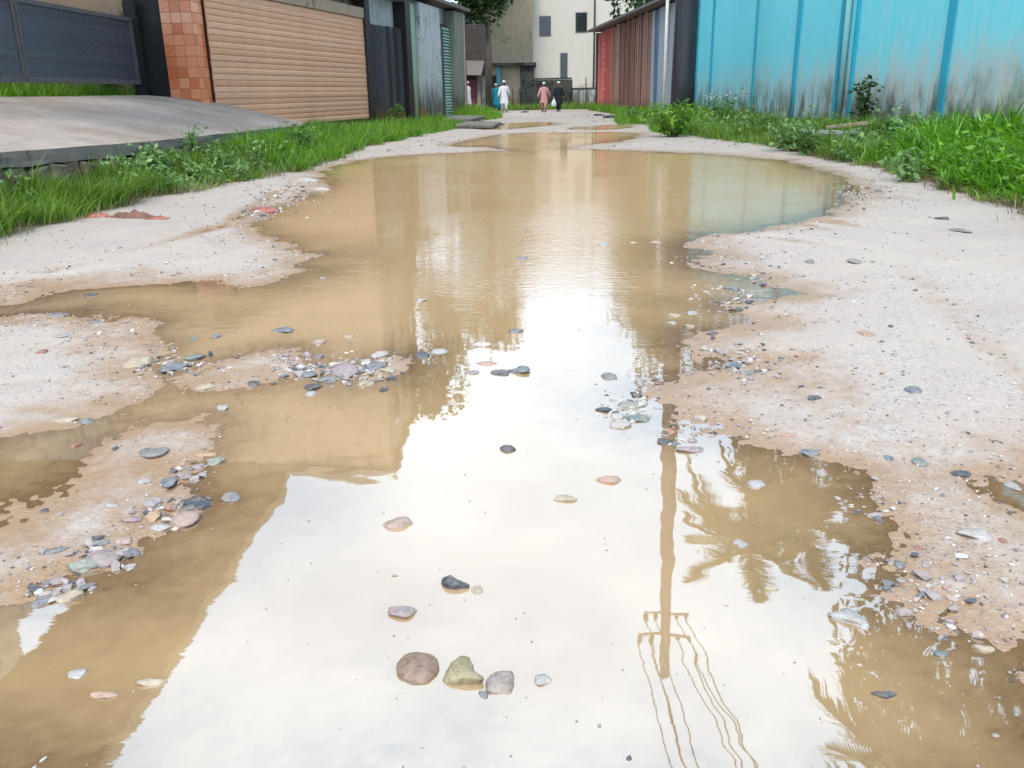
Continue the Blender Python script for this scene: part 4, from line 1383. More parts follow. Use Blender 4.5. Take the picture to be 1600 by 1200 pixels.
def palm(loc, h, lean, label, sd, sc=1.0):
    rr = random.Random(sd)
    root = empty('coconut_palm', loc)
    tag(root, label, 'palm', 'palms behind the cyan wall')
    tp = Vector((lean[0], lean[1], h))
    MB().tube([(0, 0, -0.3), (lean[0] * 0.2, lean[1] * 0.2, h * 0.4), (lean[0] * 0.6, lean[1] * 0.6, h * 0.75), tuple(tp)], [0.24, 0.18, 0.15, 0.13], 9).build('trunk', M['bark'], root, True)
    for k in range(22):
        f_ = link('frond', FR[0 if k < 7 else 1 if k < 15 else 2], None, root)
        f_.location = tp
        f_.scale = (sc, sc, sc)
        f_.rotation_euler = (rr.uniform(-.2, .2), rr.uniform(-0.75, -0.35) if k < 7 else rr.uniform(-0.2, 0.35), k * 2.39 + rr.uniform(-.2, .2))
    return root


palm((9.3, 33.0, 0), 15.6, (-0.9, -1.6), 'tallest coconut palm leaning towards the steel pole', 1, 1.05)
palm((10.4, 30.0, 0), 13.6, (-0.8, -0.8), 'shorter coconut palm beside the tallest one', 2)
palm((10.6, 18.0, 0), 14.2, (-1.2, -1.2), 'near coconut palm hanging over the cyan wall', 3, 1.05)
palm((10.8, 14.0, 0), 12.2, (-0.6, -0.6), 'nearest coconut palm behind the right end of the cyan wall', 4)


# ================================================================== STONES
def mat_stone(name, a, b, vein=None, wet=0.22, scale=55):
    t = NT(name)
    o = t.obj()
    rnd = t.add('ShaderNodeObjectInfo').outputs['Random']
    off = t.add('ShaderNodeCombineXYZ')
    t.put(off.inputs[0], t.math('MULTIPLY', rnd, 37.0))
    vv_ = t.add('ShaderNodeVectorMath', operation='ADD')
    t.l.new(o, vv_.inputs[0])
    t.l.new(off.outputs[0], vv_.inputs[1])
    v = vv_.outputs[0]
    n1 = t.noise(v, scale, 6, 0.65, 0.6)
    c = t.ramp(n1, [(0.34, a), (0.62, b)])
    c = t.mix(t.mrange(t.noise(v, scale * 9, 3), 0.55, 0.7, 0, 0.5), c, tuple(x * 0.45 for x in a))
    if vein:
        w = t.noise(t.mapping(v, (1, 1, 3)), scale * 1.6, 4, 0.5, 1.5)
        c = t.mix(t.mrange(t.math('ABSOLUTE', t.math('SUBTRACT', w, 0.5)), 0.0, 0.03, 0.8, 0.0), c, vein)
    silt = t.mrange(t.noise(v, scale * 0.5, 5, 0.65), 0.40, 0.62, 0.05, 0.58)
    c = t.mix(silt, c, (0.235, 0.175, 0.125))
    return t.done(t.bsdf(c, t.mrange(n1, 0.3, 0.7, wet, wet + 0.25), t.bump(n1, 0.7, 0.006), 0.5))


ST = {'brown': mat_stone('brown_stone', (0.13, 0.075, 0.05), (0.27, 0.16, 0.11)),
      'olive': mat_stone('olive_yellow_stone', (0.17, 0.14, 0.055), (0.38, 0.33, 0.18), (0.09, 0.08, 0.03)),
      'mottle': mat_stone('mottled_pink_grey_stone', (0.17, 0.125, 0.105), (0.34, 0.28, 0.25)),
      'pale': mat_stone('pale_grey_stone', (0.26, 0.25, 0.24), (0.44, 0.42, 0.40)),
      'cream': mat_stone('cream_stone', (0.30, 0.23, 0.15), (0.48, 0.40, 0.30)),
      'navy': mat_stone('blue_black_stone', (0.012, 0.016, 0.024), (0.060, 0.074, 0.092), None, 0.18),
      'blue': mat_stone('blue_grey_stone', (0.050, 0.068, 0.088), (0.17, 0.20, 0.23), None, 0.2),
      'slate': mat_stone('slate_grey_stone', (0.07, 0.075, 0.085), (0.19, 0.195, 0.21), (0.32, 0.32, 0.33)),
      'teal': mat_stone('teal_grey_stone', (0.07, 0.105, 0.105), (0.20, 0.25, 0.24)),
      'green': mat_stone('greenish_stone', (0.14, 0.155, 0.125), (0.33, 0.35, 0.30), (0.06, 0.075, 0.05)),
      'pink': mat_stone('pink_stone', (0.27, 0.155, 0.125), (0.44, 0.31, 0.27), (0.55, 0.45, 0.42)),
      'salmon': mat_stone('salmon_stone', (0.34, 0.185, 0.13), (0.46, 0.30, 0.225)),
      'orange': mat_stone('orange_stone', (0.34, 0.185, 0.09), (0.46, 0.31, 0.19)),
      'mauve': mat_stone('mauve_stone', (0.17, 0.115, 0.125), (0.33, 0.26, 0.275), (0.45, 0.40, 0.40)),
      'red': mat_stone('brick_red_chip', (0.22, 0.055, 0.038), (0.34, 0.115, 0.085))}

# the far puddle bars and shores; survey pixel, width, height, tone, roughness of outline, turn, label, (submerged)
STONES = [
 (652, 1030, 66, 60, 'brown', .10, .2, 'large rounded brown stone at the bottom centre, biggest of its trio'),
 (724, 1045, 74, 44, 'olive', .10, -1.1, 'yellow olive crescent shaped stone, middle of the bottom trio'),
 (783, 1060, 48, 46, 'mottle', .16, .0, 'mottled pinkish grey stone, right of the bottom trio'),
 (848, 1058, 26, 20, 'pale', .12, .0, 'faint pale pebble barely breaking the water right of the bottom trio'),
 (756, 1081, 20, 13, 'slate', .2, .3, 'tiny slate pebble tucked between the olive and the mottled stone'),
 (710, 907, 52, 26, 'navy', .10, -.75, 'dark blue bean shaped stone alone in the white sky reflection'),
 (746, 918, 20, 14, 'cream', .12, .0, 'small cream pebble touching the dark bean shaped stone'),
 (630, 950, 46, 26, 'mauve', .20, .4, 'mauve half sunk stone left of the dark bean shaped stone'),
 (620, 814, 48, 24, 'pink', .14, .1, 'pink oval stone alone in the white reflection left of centre'),
 (793, 699, 26, 13, 'navy', .22, .0, 'small dark stone alone at the very centre of the puddle'),
 (950, 747, 42, 15, 'salmon', .08, .0, 'flat salmon oval stone in the water near the right gravel'),
 (882, 776, 44, 13, 'cream', .10, .0, 'thin tan flat stone left below the salmon oval'),
 (1120, 843, 36, 24, 'navy', .14, .0, 'dark rounded stone among the palm reflection', 1),
 (1157, 846, 24, 13, 'pale', .16, .0, 'pale pebble right of the dark stone in the palm reflection'),
 (1182, 753, 30, 15, 'pale', .14, .0, 'ringed pale stone in the brown water off the right gravel edge'),
 (1325, 955, 46, 52, 'pale', .34, .5, 'pale angular two lobed stone in the lower right shallows'),
 (1205, 916, 26, 9, 'cream', .1, .0, 'faint flat tan pebble below the palm reflection'),
 (1040, 687, 28, 14, 'navy', .24, .0, 'blue black stone at the water line below the right gravel tip'),
 (1078, 699, 44, 14, 'mauve', .14, .0, 'flat lilac stone next to the blue black one at the water line'),
 (946, 637, 30, 11, 'navy', .3, .1, 'long dark stone at the left of the cluster off the right gravel tip'),
 (984, 629, 36, 15, 'green', .2, .0, 'grey green flat stone at the back of the cluster off the right gravel tip'),
 (998, 650, 40, 15, 'teal', .24, -.2, 'teal stone at the right of the cluster off the right gravel tip'),
 (969, 661, 38, 16, 'pale', .18, .0, 'grey wedge stone at the front of the cluster off the right gravel tip'),
 (964, 648, 24, 11, 'pale', .18, .0, 'small pale stone in the middle of the cluster off the right gravel tip'),
 (994, 616, 16, 8, 'navy', .24, .0, 'tiny dark pebble on the sand above the cluster at the right gravel tip'),
 (953, 586, 26, 15, 'slate', .14, .0, 'rounded grey pebble in the water above the right hand stone cluster'),
 (784, 580, 38, 13, 'navy', .3, .1, 'dark flat stone, left one of the pair in the puddle middle'),
 (812, 576, 40, 16, 'blue', .3, -.2, 'blue grey flat stone, right one of the pair in the puddle middle'),
 (760, 566, 34, 8, 'salmon', .12, .0, 'thin orange flat stone just behind the dark pair'),
 (737, 580, 24, 8, 'mauve', .16, .0, 'small brownish flat stone left of the dark pair'),
 (660, 552, 26, 12, 'navy', .3, .2, 'dark pointed stone at the left end of the long pale one'),
 (686, 547, 40, 10, 'pale', .24, .15, 'long pale stone lying across the edge of the sky reflection'),
 (806, 516, 28, 9, 'blue', .24, -.1, 'blue flat stone in the far middle of the sky reflection'),
 (444, 514, 34, 11, 'blue', .26, .1, 'blue flat stone in the brown water above the gravel islet'),
 (338, 523, 16, 10, 'slate', .06, .0, 'small round grey pebble in the brown channel on the left'),
 (497, 532, 22, 11, 'pink', .16, .0, 'pale pinkish pebble behind the gravel islet'),
 (545, 524, 22, 7, 'cream', .14, .0, 'thin cream pebble behind the tip of the gravel islet'),
 (302, 527, 14, 9, 'teal', .3, .0, 'tiny teal pebble left of the round grey one'),
 (222, 562, 52, 24, 'cream', .3, .1, 'chunky cream stone at the tip of the left sand bank'),
 (266, 572, 46, 18, 'blue', .36, .1, 'blue and white wedge stone right of the chunky cream one'),
 (300, 557, 36, 13, 'teal', .3, -.1, 'dark greenish stone behind the blue and white wedge stone'),
 (490, 601, 28, 14, 'navy', .34, .1, 'navy stone with a bright rim at the front of the gravel islet'),
 (487, 613, 20, 9, 'pale', .2, .0, 'small white pebble before the navy stone of the islet'),
 (482, 583, 34, 12, 'blue', .24, .1, 'blue flat stone on the front edge of the gravel islet'),
 (512, 590, 32, 13, 'slate', .26, .0, 'grey stone in the middle of the islet stones'),
 (545, 577, 56, 26, 'mauve', .34, .1, 'large mauve veined rock, biggest on the gravel islet'),
 (588, 570, 38, 20, 'blue', .34, -.2, 'blue grey rock at the right end of the gravel islet'),
 (572, 597, 32, 12, 'cream', .18, .0, 'cream flat stone at the front right of the islet'),
 (606, 577, 26, 10, 'cream', .16, .0, 'cream sliver at the outermost tip of the islet'),
 (599, 606, 16, 13, 'navy', .24, .0, 'tiny dark pebble in the water off the islet tip'),
 (594, 551, 34, 14, 'pale', .3, .2, 'pale rock at the back of the islet tip'),
 (440, 572, 40, 12, 'pink', .26, .0, 'pinkish flat stone on the back of the gravel islet'),
 (398, 597, 22, 11, 'navy', .3, .2, 'single dark pebble at the front of the islet gravel'),
 (318, 602, 34, 12, 'cream', .2, .0, 'tan flat stone at the left end of the islet gravel'),
 (347, 635, 22, 11, 'pale', .16, .0, 'white pebble alone in the shallow brown water below the islet'),
 (240, 706, 44, 19, 'slate', .2, .3, 'dark banded stone on the tip of the left gravel tongue'),
 (320, 708, 40, 9, 'orange', .16, .1, 'thin orange sliver beside the mottled green stone'),
 (338, 718, 44, 14, 'green', .24, .1, 'mottled dark green stone at the top of the left stone line'),
 (310, 727, 22, 10, 'mauve', .2, .2, 'small lilac stone below the mottled green one'),
 (286, 740, 30, 11, 'mauve', .24, .3, 'flat lilac stone in the upper left stone line'),
 (262, 752, 32, 17, 'blue', .2, .3, 'blue glossy stone at the lower end of the upper left stone line'),
 (226, 751, 22, 11, 'pale', .2, .0, 'small pale pebble left of the blue glossy stone'),
 (305, 781, 54, 28, 'navy', .26, .25, 'large navy stone in the left stone line'),
 (362, 772, 36, 19, 'slate', .16, .2, 'grey oval stone alone in the water right of the large navy stone'),
 (286, 808, 54, 28, 'pink', .24, .3, 'big peach stone below the large navy one'),
 (241, 804, 30, 19, 'orange', .3, .0, 'orange stone left of the big peach one'),
 (252, 820, 34, 15, 'pale', .24, .0, 'pale flat stone under the orange one'),
 (206, 812, 34, 14, 'mauve', .2, .4, 'lilac grey stone behind the pink pair on the left gravel'),
 (192, 843, 32, 16, 'pink', .16, .0, 'small peach pink stone above the big mauve one'),
 (152, 848, 42, 16, 'slate', .2, .4, 'long dark slate stone behind the big mauve one'),
 (172, 866, 62, 34, 'mauve', .26, .2, 'big mauve veined stone at the water edge on the left'),
 (130, 880, 56, 29, 'green', .24, .1, 'pale greenish stone left of the big mauve one'),
 (207, 861, 30, 15, 'blue', .24, .3, 'small blue stone right of the big mauve one'),
 (65, 936, 44, 17, 'slate', .2, .3, 'dark slate stone near the left picture edge at the water line'),
 (112, 928, 52, 22, 'cream', .2, .2, 'orange and cream stone right of the slate one at the water line'),
 (88, 905, 40, 14, 'mauve', .24, .2, 'flat mauve stone on the gravel above the orange and cream one'),
 (84, 862, 44, 12, 'slate', .2, .35, 'long slate sliver half buried in the left gravel tongue'),
 (67, 797, 18, 12, 'navy', .24, .0, 'small dark pebble on the left edge of the gravel tongue'),
 (175, 790, 26, 9, 'pale', .16, .0, 'white sliver on the gravel tongue above the stone line'),
 (100, 655, 44, 12, 'cream', .2, .2, 'pale flat stone in the wet channel at the left'),
 (134, 655, 24, 12, 'teal', .26, .1, 'greenish stone beside the pale flat one in the wet channel'),
 (118, 693, 18, 9, 'red', .24, .0, 'red brick chip in the wet channel on the left'),
 (42, 700, 34, 10, 'red', .2, .1, 'larger sunken red brick chip near the left edge', 1),
 (120, 1049, 28, 16, 'pale', .14, .0, 'grey white pebble under the building reflection at the lower left'),
 (236, 1062, 44, 17, 'cream', .16, .15, 'long cream pebble beside the sky reflection at the lower left'),
 (212, 1034, 26, 40, 'slate', .2, .1, 'dark sunken stone above the long cream pebble', 1),
 (165, 1082, 52, 14, 'salmon', .18, .1, 'peach stone at the very bottom left'),
 (150, 503, 20, 10, 'teal', .3, .0, 'small dark green pebble on the middle left sand'),
 (92, 490, 34, 9, 'slate', .24, .0, 'flat grey stone at the mouth of the left channel'),
 (140, 459, 26, 7, 'navy', .26, .1, 'thin dark stone at the channel edge on the far left sand'),
 (97, 527, 22, 8, 'pale', .2, .0, 'white chip on the middle left sand'),
 (66, 553, 16, 9, 'red', .2, .0, 'red chip on the middle left sand'),
 (657, 468, 18, 8, 'pale', .2, .0, 'small pale pebble in the brown water above the long pale stone'),
 (503, 433, 12, 8, 'pale', .2, .0, 'lone white pebble off the upper left beach'),
 (818, 402, 20, 7, 'slate', .24, .0, 'dark pebble amid the ripples in the far middle'),
 (943, 381, 18, 6, 'pale', .2, .0, 'white pebble, leftmost of the row in the far right water'),
 (991, 378, 15, 11, 'cream', .2, .0, 'cream pebble, tallest of the row in the far right water'),
 (1024, 378, 18, 6, 'cream', .2, .0, 'flat cream pebble, rightmost of the row in the far right water'),
 (1080, 487, 20, 7, 'pale', .2, .0, 'pale pebble off the right shore, upper of the scattered four'),
 (1054, 491, 20, 7, 'cream', .2, .0, 'cream pebble off the right shore, left of the scattered four'),
 (1050, 503, 18, 7, 'pale', .2, .0, 'pale flat pebble off the right shore, lower left of the scattered four'),
 (1078, 508, 18, 7, 'cream', .2, .0, 'cream flat pebble off the right shore, lowest of the scattered four'),
 (1113, 520, 24, 8, 'navy', .26, .0, 'dark stone on the sandy spit of the right shore'),
 (1145, 449, 34, 9, 'blue', .3, .0, 'blue grey stone in the upper inlet of the right shore'),
 (1153, 482, 22, 8, 'navy', .26, .0, 'dark blue stone between the two inlets of the right shore'),
 (1143, 568, 32, 10, 'blue', .3, .0, 'blue stone in the small wet hollow of the right shore'),
 (1166, 581, 34, 9, 'slate', .3, .0, 'grey stone at the front of the small wet hollow'),
 (1425, 614, 26, 14, 'blue', .34, .0, 'blue grey stone alone on the upper right sand'),
 (1273, 624, 24, 10, 'navy', .34, .0, 'dark stone alone on the middle of the right sand'),
 (1228, 680, 34, 8, 'salmon', .16, -.2, 'thin orange flat stone on the right sand'),
 (1262, 706, 36, 14, 'blue', .26, -.2, 'blue grey stone at the water line on the right'),
 (1387, 716, 16, 13, 'blue', .24, .0, 'small blue pebble on the lower right sand'),
 (1437, 723, 24, 14, 'teal', .2, .0, 'pale teal pebble on the lower right sand'),
 (1500, 738, 36, 14, 'navy', .36, -.2, 'dark jagged stone by the small puddle at the right edge'),
 (1526, 836, 56, 22, 'pale', .28, -.1, 'long whitish slab stone on the right gravel'),
 (1435, 855, 14, 9, 'red', .24, .0, 'small red chip left of the whitish slab stone'),
 (1566, 846, 14, 9, 'red', .24, .0, 'small red chip right of the whitish slab stone'),
 (1350, 527, 28, 9, 'orange', .3, .0, 'yellow orange chip on the upper right sand'),
 (1534, 1009, 36, 15, 'cream', .18, -.2, 'cream stone at the lower right sand edge'),
 (1582, 756, 22, 14, 'pale', .3, .0, 'white chip at the far edge of the small right puddle'),
 (1405, 882, 22, 14, 'slate', .3, .0, 'grey chip in the lower right gravel above the two lobed stone'),
 (1470, 1018, 24, 14, 'teal', .3, .0, 'teal chip in the lower right shallows'),
 (1385, 1082, 40, 14, 'navy', .3, .0, 'dark stone in the shallows at the bottom right'),
 (1328, 1014, 38, 14, 'red', .2, .0, 'sunken red brick piece in the lower right shallows', 1),
 (1265, 412, 18, 9, 'slate', .3, .0, 'small grey stone on the upper right sand spit'),
 (1335, 416, 22, 9, 'mauve', .3, .0, 'small mauve stone right of the grey one on the sand spit'),
 (1500, 365, 30, 9, 'slate', .3, .0, 'flat grey stone on the far right sand below the tall grass'),
 (1470, 345, 26, 8, 'navy', .3, .0, 'dark flat stone near the tall grass on the right'),
]


def stone_mesh(a, b, c, down, rough, seed, bend=None):
    bm = bmesh.new()
    bmesh.ops.create_icosphere(bm, subdivisions=3, radius=1.0)
    rr = random.Random(seed)
    cuts = [(Vector((rr.gauss(0, 1), rr.gauss(0, 1), rr.gauss(0.2, .6))).normalized(), rr.uniform(0.55, 0.85)) for _ in range(int(2 + rough * 14))]
    o_ = Vector((seed * 3.1 % 50, seed * 1.7 % 50, 0))
    bend = bend if bend is not None else 0.25 if rough > 0.42 else 0
    for v in bm.verts:
        p_ = v.co.copy()
        for nn, d_ in cuts:
            e = p_.dot(nn)
            if e > d_:
                p_ -= nn * (e - d_) * min(1, rough * 3.0)
        p_ *= 1 + rough * 0.9 * mnoise.noise(p_ * 1.1 + o_) + rough * 0.35 * mnoise.noise(p_ * 2.7 + o_) + 0.03 * mnoise.noise(p_ * 7 + o_)
        if bend:
            p_.y *= 0.8 if bend > 0.5 else 1.0
            p_.y += bend * (p_.x * p_.x - 0.4) * 0.8
        v.co = Vector((p_.x * a, p_.y * b, p_.z * c if p_.z > 0 else p_.z * down))
    me = bpy.data.meshes.new('stone')
    bm.to_mesh(me)
    bm.free()
    me.shade_smooth()
    return me


SPOTS = []
for i, row_ in enumerate(STONES):
    px, py, w, h, tone, rough, turn, lab = row_[:8]
    sub = len(row_) > 8
    p_ = at(px, py + h * 0.15, 0.004)
    v_ = p_ - CAMP
    mpp = float(v_ @ fwd) / FPX
    th = math.asin(-v_[2] / np.linalg.norm(v_))
    a = w * mpp / 2
    hv = h * mpp / 2
    c = min(0.36 * a, 0.70 * hv / math.cos(th))
    b = math.sqrt(max(hv * hv - (c * math.cos(th)) ** 2, (0.35 * a * math.sin(th)) ** 2)) / math.sin(th)
    b = min(b, 1.5 * a)
    g = gz(p_[0], p_[1])
    z0 = max(g, 0.0)
    z0 = -c - 0.004 if sub else z0 + 0.12 * c
    down = max(0.5 * c, z0 - g + 0.008)
    s_ = link('stone', stone_mesh(a, b, c, down, rough + 0.13, i + 1, 0.8 if 'crescent' in lab or 'bean shaped stone alone' in lab else None), ST[tone])
    s_.location = (p_[0], p_[1], z0)
    s_.rotation_euler = (0, 0, turn)
    tag(s_, lab, 'stone' if tone != 'red' else 'brick chip', 'loose stones in and around the puddle')
    SPOTS.append((p_[0], p_[1]))

# loose gravel: far too many to count
n = 60000
D = 1.15 * (15.0 / 1.15) ** rng.uniform(0, 1, n)
X = rng.uniform(-0.72, 0.72, n) * (D + 0.4)
Z, Bk = ground_h(X, D)
gn = fbm(X * 1.3, D * 1.3, 3, 91)
sh = np.exp(-((Z - 0.006) / 0.011) ** 2)
keep = (rng.uniform(0, 1, n) < np.clip(0.05 + 0.65 * sh * (gn > -0.35) + 0.16 * (gn > 0.18), 0, 1)) & (Z > -0.014) & (Bk < 0.4)
keep &= rng.uniform(0, 1, n) < np.where(Z < -0.002, 0.25, 1.0)
X, D, Z = X[keep][:15000], D[keep][:15000], Z[keep][:15000]
Df = 17.0 * (50.0 / 17.0) ** rng.uniform(0, 1, 2600)
Xf = rng.uniform(-3.4, 4.4, 2600)
Zf, Bf = ground_h(Xf, Df)
kf = (Zf > -0.004) & (Bf < 0.4) & (fbm(Xf * 0.8, Df * 0.5, 3, 15) > 0.02)
X, D, Z = np.concatenate([X, Xf[kf]]), np.concatenate([D, Df[kf]]), np.concatenate([Z, Zf[kf]])
n = len(X)
R = np.clip(np.exp(rng.normal(math.log(0.0036), 0.5, n)) * np.clip(D / 3.5, 0.75, 1.7), 0.0016, 0.016) * np.where(D > 17, 2.4, 1.0)
bm = bmesh.new()
bmesh.ops.create_icosphere(bm, subdivisions=1, radius=1.0)
IV = np.array([v.co[:] for v in bm.verts])
IF = np.array([[v.index for v in f_.verts] for f_ in bm.faces])
bm.free()
sc_ = np.stack([rng.uniform(0.8, 1.5, n), rng.uniform(0.6, 1.1, n), rng.uniform(0.35, 0.75, n)], -1) * R[:, None]
an = rng.uniform(0, 6.28, n)
PV = IV[None] * sc_[:, None, :] * (1 + 0.18 * rng.normal(size=(n, len(IV), 1)))
ca, sa = np.cos(an)[:, None], np.sin(an)[:, None]
PV = np.stack([PV[..., 0] * ca - PV[..., 1] * sa + X[:, None], PV[..., 0] * sa + PV[..., 1] * ca + D[:, None], PV[..., 2] + (Z + 0.25 * R)[:, None]], -1)
t = NT('mixed_gravel')
c = t.ramp(t.attr('tint'), [(0.0, (0.075, 0.075, 0.085)), (0.09, (0.15, 0.14, 0.14)), (0.22, (0.27, 0.22, 0.20)), (0.45, (0.33, 0.28, 0.245)), (0.62, (0.28, 0.235, 0.23)), (0.80, (0.42, 0.38, 0.34)),
                            (0.955, (0.52, 0.49, 0.46)), (0.985, (0.34, 0.16, 0.11))], 'CONSTANT')
gm = t.done(t.bsdf(c, 0.5, None, 0.4))
gv = link('gravel', pymesh('gravel', PV.reshape(-1, 3), (IF[None] + (np.arange(n) * len(IV))[:, None, None]).reshape(-1, 3), False, np.repeat(rng.uniform(0, 1, n), len(IV))), gm)
tag(gv, 'loose mixed gravel washed up along the puddle shores', 'gravel', kind='stuff')

# angular rubble washed together at the shores
cl_spec = [(545, 578, 60, 22, 260), (460, 572, 40, 18, 90), (250, 795, 50, 22, 50), (165, 870, 55, 18, 60), (300, 740, 34, 18, 30), (980, 640, 45, 26, 120), (1060, 680, 40, 16, 60),
           (450, 308, 60, 22, 240), (405, 332, 30, 12, 110), (1150, 462, 60, 30, 140), (1150, 565, 50, 26, 120), (1340, 305, 40, 16, 170), (270, 565, 50, 18, 80), (1470, 930, 90, 60, 60), (1360, 790, 50, 30, 30), (90, 920, 50, 14, 40)]
RV, RF, RT = [], [], []
RQ = np.array([at(cx + rng.normal() * sx_ * 0.55, cy + rng.normal() * sy_ * 0.55, 0.003) for cx, cy, sx_, sy_, cnt in cl_spec for k in range(cnt)])
RG, _ = ground_h(RQ[:, 0], RQ[:, 1])
for q, g in zip(RQ, RG):
    if g < -0.030:
        continue
    r_ = float(np.clip(math.exp(rng.normal(math.log(0.0080), 0.45)), 0.004, 0.022)) * min(1.5, 0.75 + q[1] / 14)
    if g + r_ * 0.9 < 0:
        g = -r_ * 0.5
    pv = IV * np.array([rng.uniform(0.9, 1.6), rng.uniform(0.6, 1.2), rng.uniform(0.4, 0.8)]) * r_ * (1 + 0.28 * rng.normal(size=(len(IV), 1)))
    a_ = rng.uniform(0, 6.28)
    pv = np.stack([pv[:, 0] * math.cos(a_) - pv[:, 1] * math.sin(a_) + q[0], pv[:, 0] * math.sin(a_) + pv[:, 1] * math.cos(a_) + q[1], pv[:, 2] + g + 0.3 * r_], -1)
    RF.append(IF + len(RV) * len(IV))
    RV.append(pv)
    RT.append(rng.uniform(0, 1))
rb_ = link('rubble', pymesh('rubble', np.concatenate(RV), np.concatenate(RF), False, np.repeat(RT, len(IV))), gm)
tag(rb_, 'small wet angular rubble heaped along the shore and islet', 'rubble', kind='stuff')
# scum and bits afloat on the water
FV, FF = [], []
fy = 1.3 * (16.0 / 1.3) ** rng.uniform(0, 1, 900)
fx_ = rng.uniform(-0.5, 0.5, 900) * (fy + 0.5)
fg, _ = ground_h(fx_, fy)
for xq, yq, g in zip(fx_, fy, fg):
    if g > -0.006 or len(FV) > 240:
        continue
    r_ = float(np.clip(math.exp(rng.normal(math.log(0.0022), 0.6)), 0.001, 0.008)) * min(1.7, 0.7 + yq / 8)
    n6 = 6
    an_ = rng.uniform(0, 6.28)
    el_ = rng.uniform(0.3, 1.0)
    ring_ = []
    for i in range(n6):
        u_, v_ = r_ * rng.uniform(.6, 1.3) * math.cos(6.283 * i / n6), r_ * el_ * rng.uniform(.6, 1.3) * math.sin(6.283 * i / n6)
        ring_.append((xq + u_ * math.cos(an_) - v_ * math.sin(an_), yq + u_ * math.sin(an_) + v_ * math.cos(an_)))
    b_ = len(FV) * (2 * n6)
    FV.append([(x_, y_, 0.0006) for x_, y_ in ring_] + [(x_ * .9 + xq * .1, y_ * .9 + yq * .1, 0.0022) for x_, y_ in ring_])
    FF.append([tuple(b_ + n6 + i for i in range(n6))] + [(b_ + i, b_ + (i + 1) % n6, b_ + n6 + (i + 1) % n6, b_ + n6 + i) for i in range(n6)])
fb = link('floating_bits', pymesh('floating_bits', [p_ for c_ in FV for p_ in c_], [f_ for c_ in FF for f_ in c_], False, np.repeat(rng.uniform(0.24, 0.97, len(FV)), 12)), gm)
tag(fb, 'tiny pale specks and bits floating on the muddy puddle', 'debris', kind='stuff')

# ================================================================== SMALL THINGS
def crumple(name, px, py, w, h, col, label, cat, seed, z=0.03):
    q = at(px, py, z)
    g = gz(q[0], q[1])
    mpp = float((q - CAMP) @ fwd) / FPX
    W2, H2 = w * mpp / 2, h * mpp
    V, Fc_ = [], []
    nx_, ny_ = 16, 8
    for lay in (0, 1):
        for j in range(ny_ + 1):
            for i in range(nx_ + 1):
                u, v = i / nx_ * 2 - 1, j / ny_ * 2 - 1
                rim = max(0, 1 - abs(u) ** 3) * max(0, 1 - abs(v) ** 3)
                hh = H2 * rim * (0.45 + 0.9 * abs(mnoise.noise((u * 2.2 + seed, v * 1.6, 1))))
                V.append((u * W2 * (1 + 0.12 * mnoise.noise((v * 2, seed, 0))), v * W2 * 0.45 * (1 + 0.3 * mnoise.noise((u * 2, seed, 5))), hh if lay == 0 else hh * 0.15 - 0.004))
    off = (nx_ + 1) * (ny_ + 1)
    for j in range(ny_):
        for i in range(nx_):
            k = j * (nx_ + 1) + i
            Fc_.append((k, k + 1, k + nx_ + 2, k + nx_ + 1))
            Fc_.append((off + k, off + k + nx_ + 1, off + k + nx_ + 2, off + k + 1))
    rimi = [i for i in range(nx_ + 1)] + [j * (nx_ + 1) + nx_ for j in range(1, ny_ + 1)] + [ny_ * (nx_ + 1) + i for i in range(nx_ - 1, -1, -1)] + [j * (nx_ + 1) for j in range(ny_ - 1, 0, -1)]
    for a, b in zip(rimi, rimi[1:] + rimi[:1]):
        Fc_.append((a, a + off, b + off, b))
    o_ = link(name, pymesh(name, V, Fc_), col)
    o_.location = (q[0], q[1], g + 0.002)
    tag(o_, label, cat)
    return o_


M['litter_red'] = mat_plain('faded_red_plastic', (0.25, 0.080, 0.058), 0.4, 0.4, 14, 0.1)
M['litter_brown'] = mat_plain('muddy_brown_sack', (0.15, 0.070, 0.048), 0.7, 0.45, 12, 0.3)
M['litter_white'] = mat_plain('white_plastic_film', (0.33, 0.30, 0.28), 0.35, 0.2, 14, 0.1)
M['wood'] = mat_plain('pale_old_plank', (0.32, 0.25, 0.18), 0.8, 0.3, 7, 0.2)
crumple('plastic_wrapper', 152, 341, 40, 9, M['litter_red'], 'flattened red plastic wrapper on the sand by the left grass', 'litter', 2)
crumple('muddy_sack', 205, 340, 62, 13, M['litter_brown'], 'crumpled reddish brown sack lying on the left sand', 'litter', 5)
crumple('sack_strip', 246, 342, 34, 6, M['litter_red'], 'torn red strip at the right end of the brown sack', 'litter', 9)
crumple('plastic_film', 478, 281, 40, 7, M['litter_white'], 'pale plastic film caught at the upper left shore', 'litter', 11)
crumple('plastic_film', 500, 293, 30, 6, M['litter_white'], 'white film strip in the water below the other film', 'litter', 13)
crumple('plastic_wrapper', 412, 327, 44, 9, M['litter_red'], 'small red and grey wrapper among the upper left gravel', 'litter', 17)
crumple('plastic_film', 1395, 866, 10, 4, M['litter_white'], 'tiny white scrap on the lower right gravel', 'litter', 19)

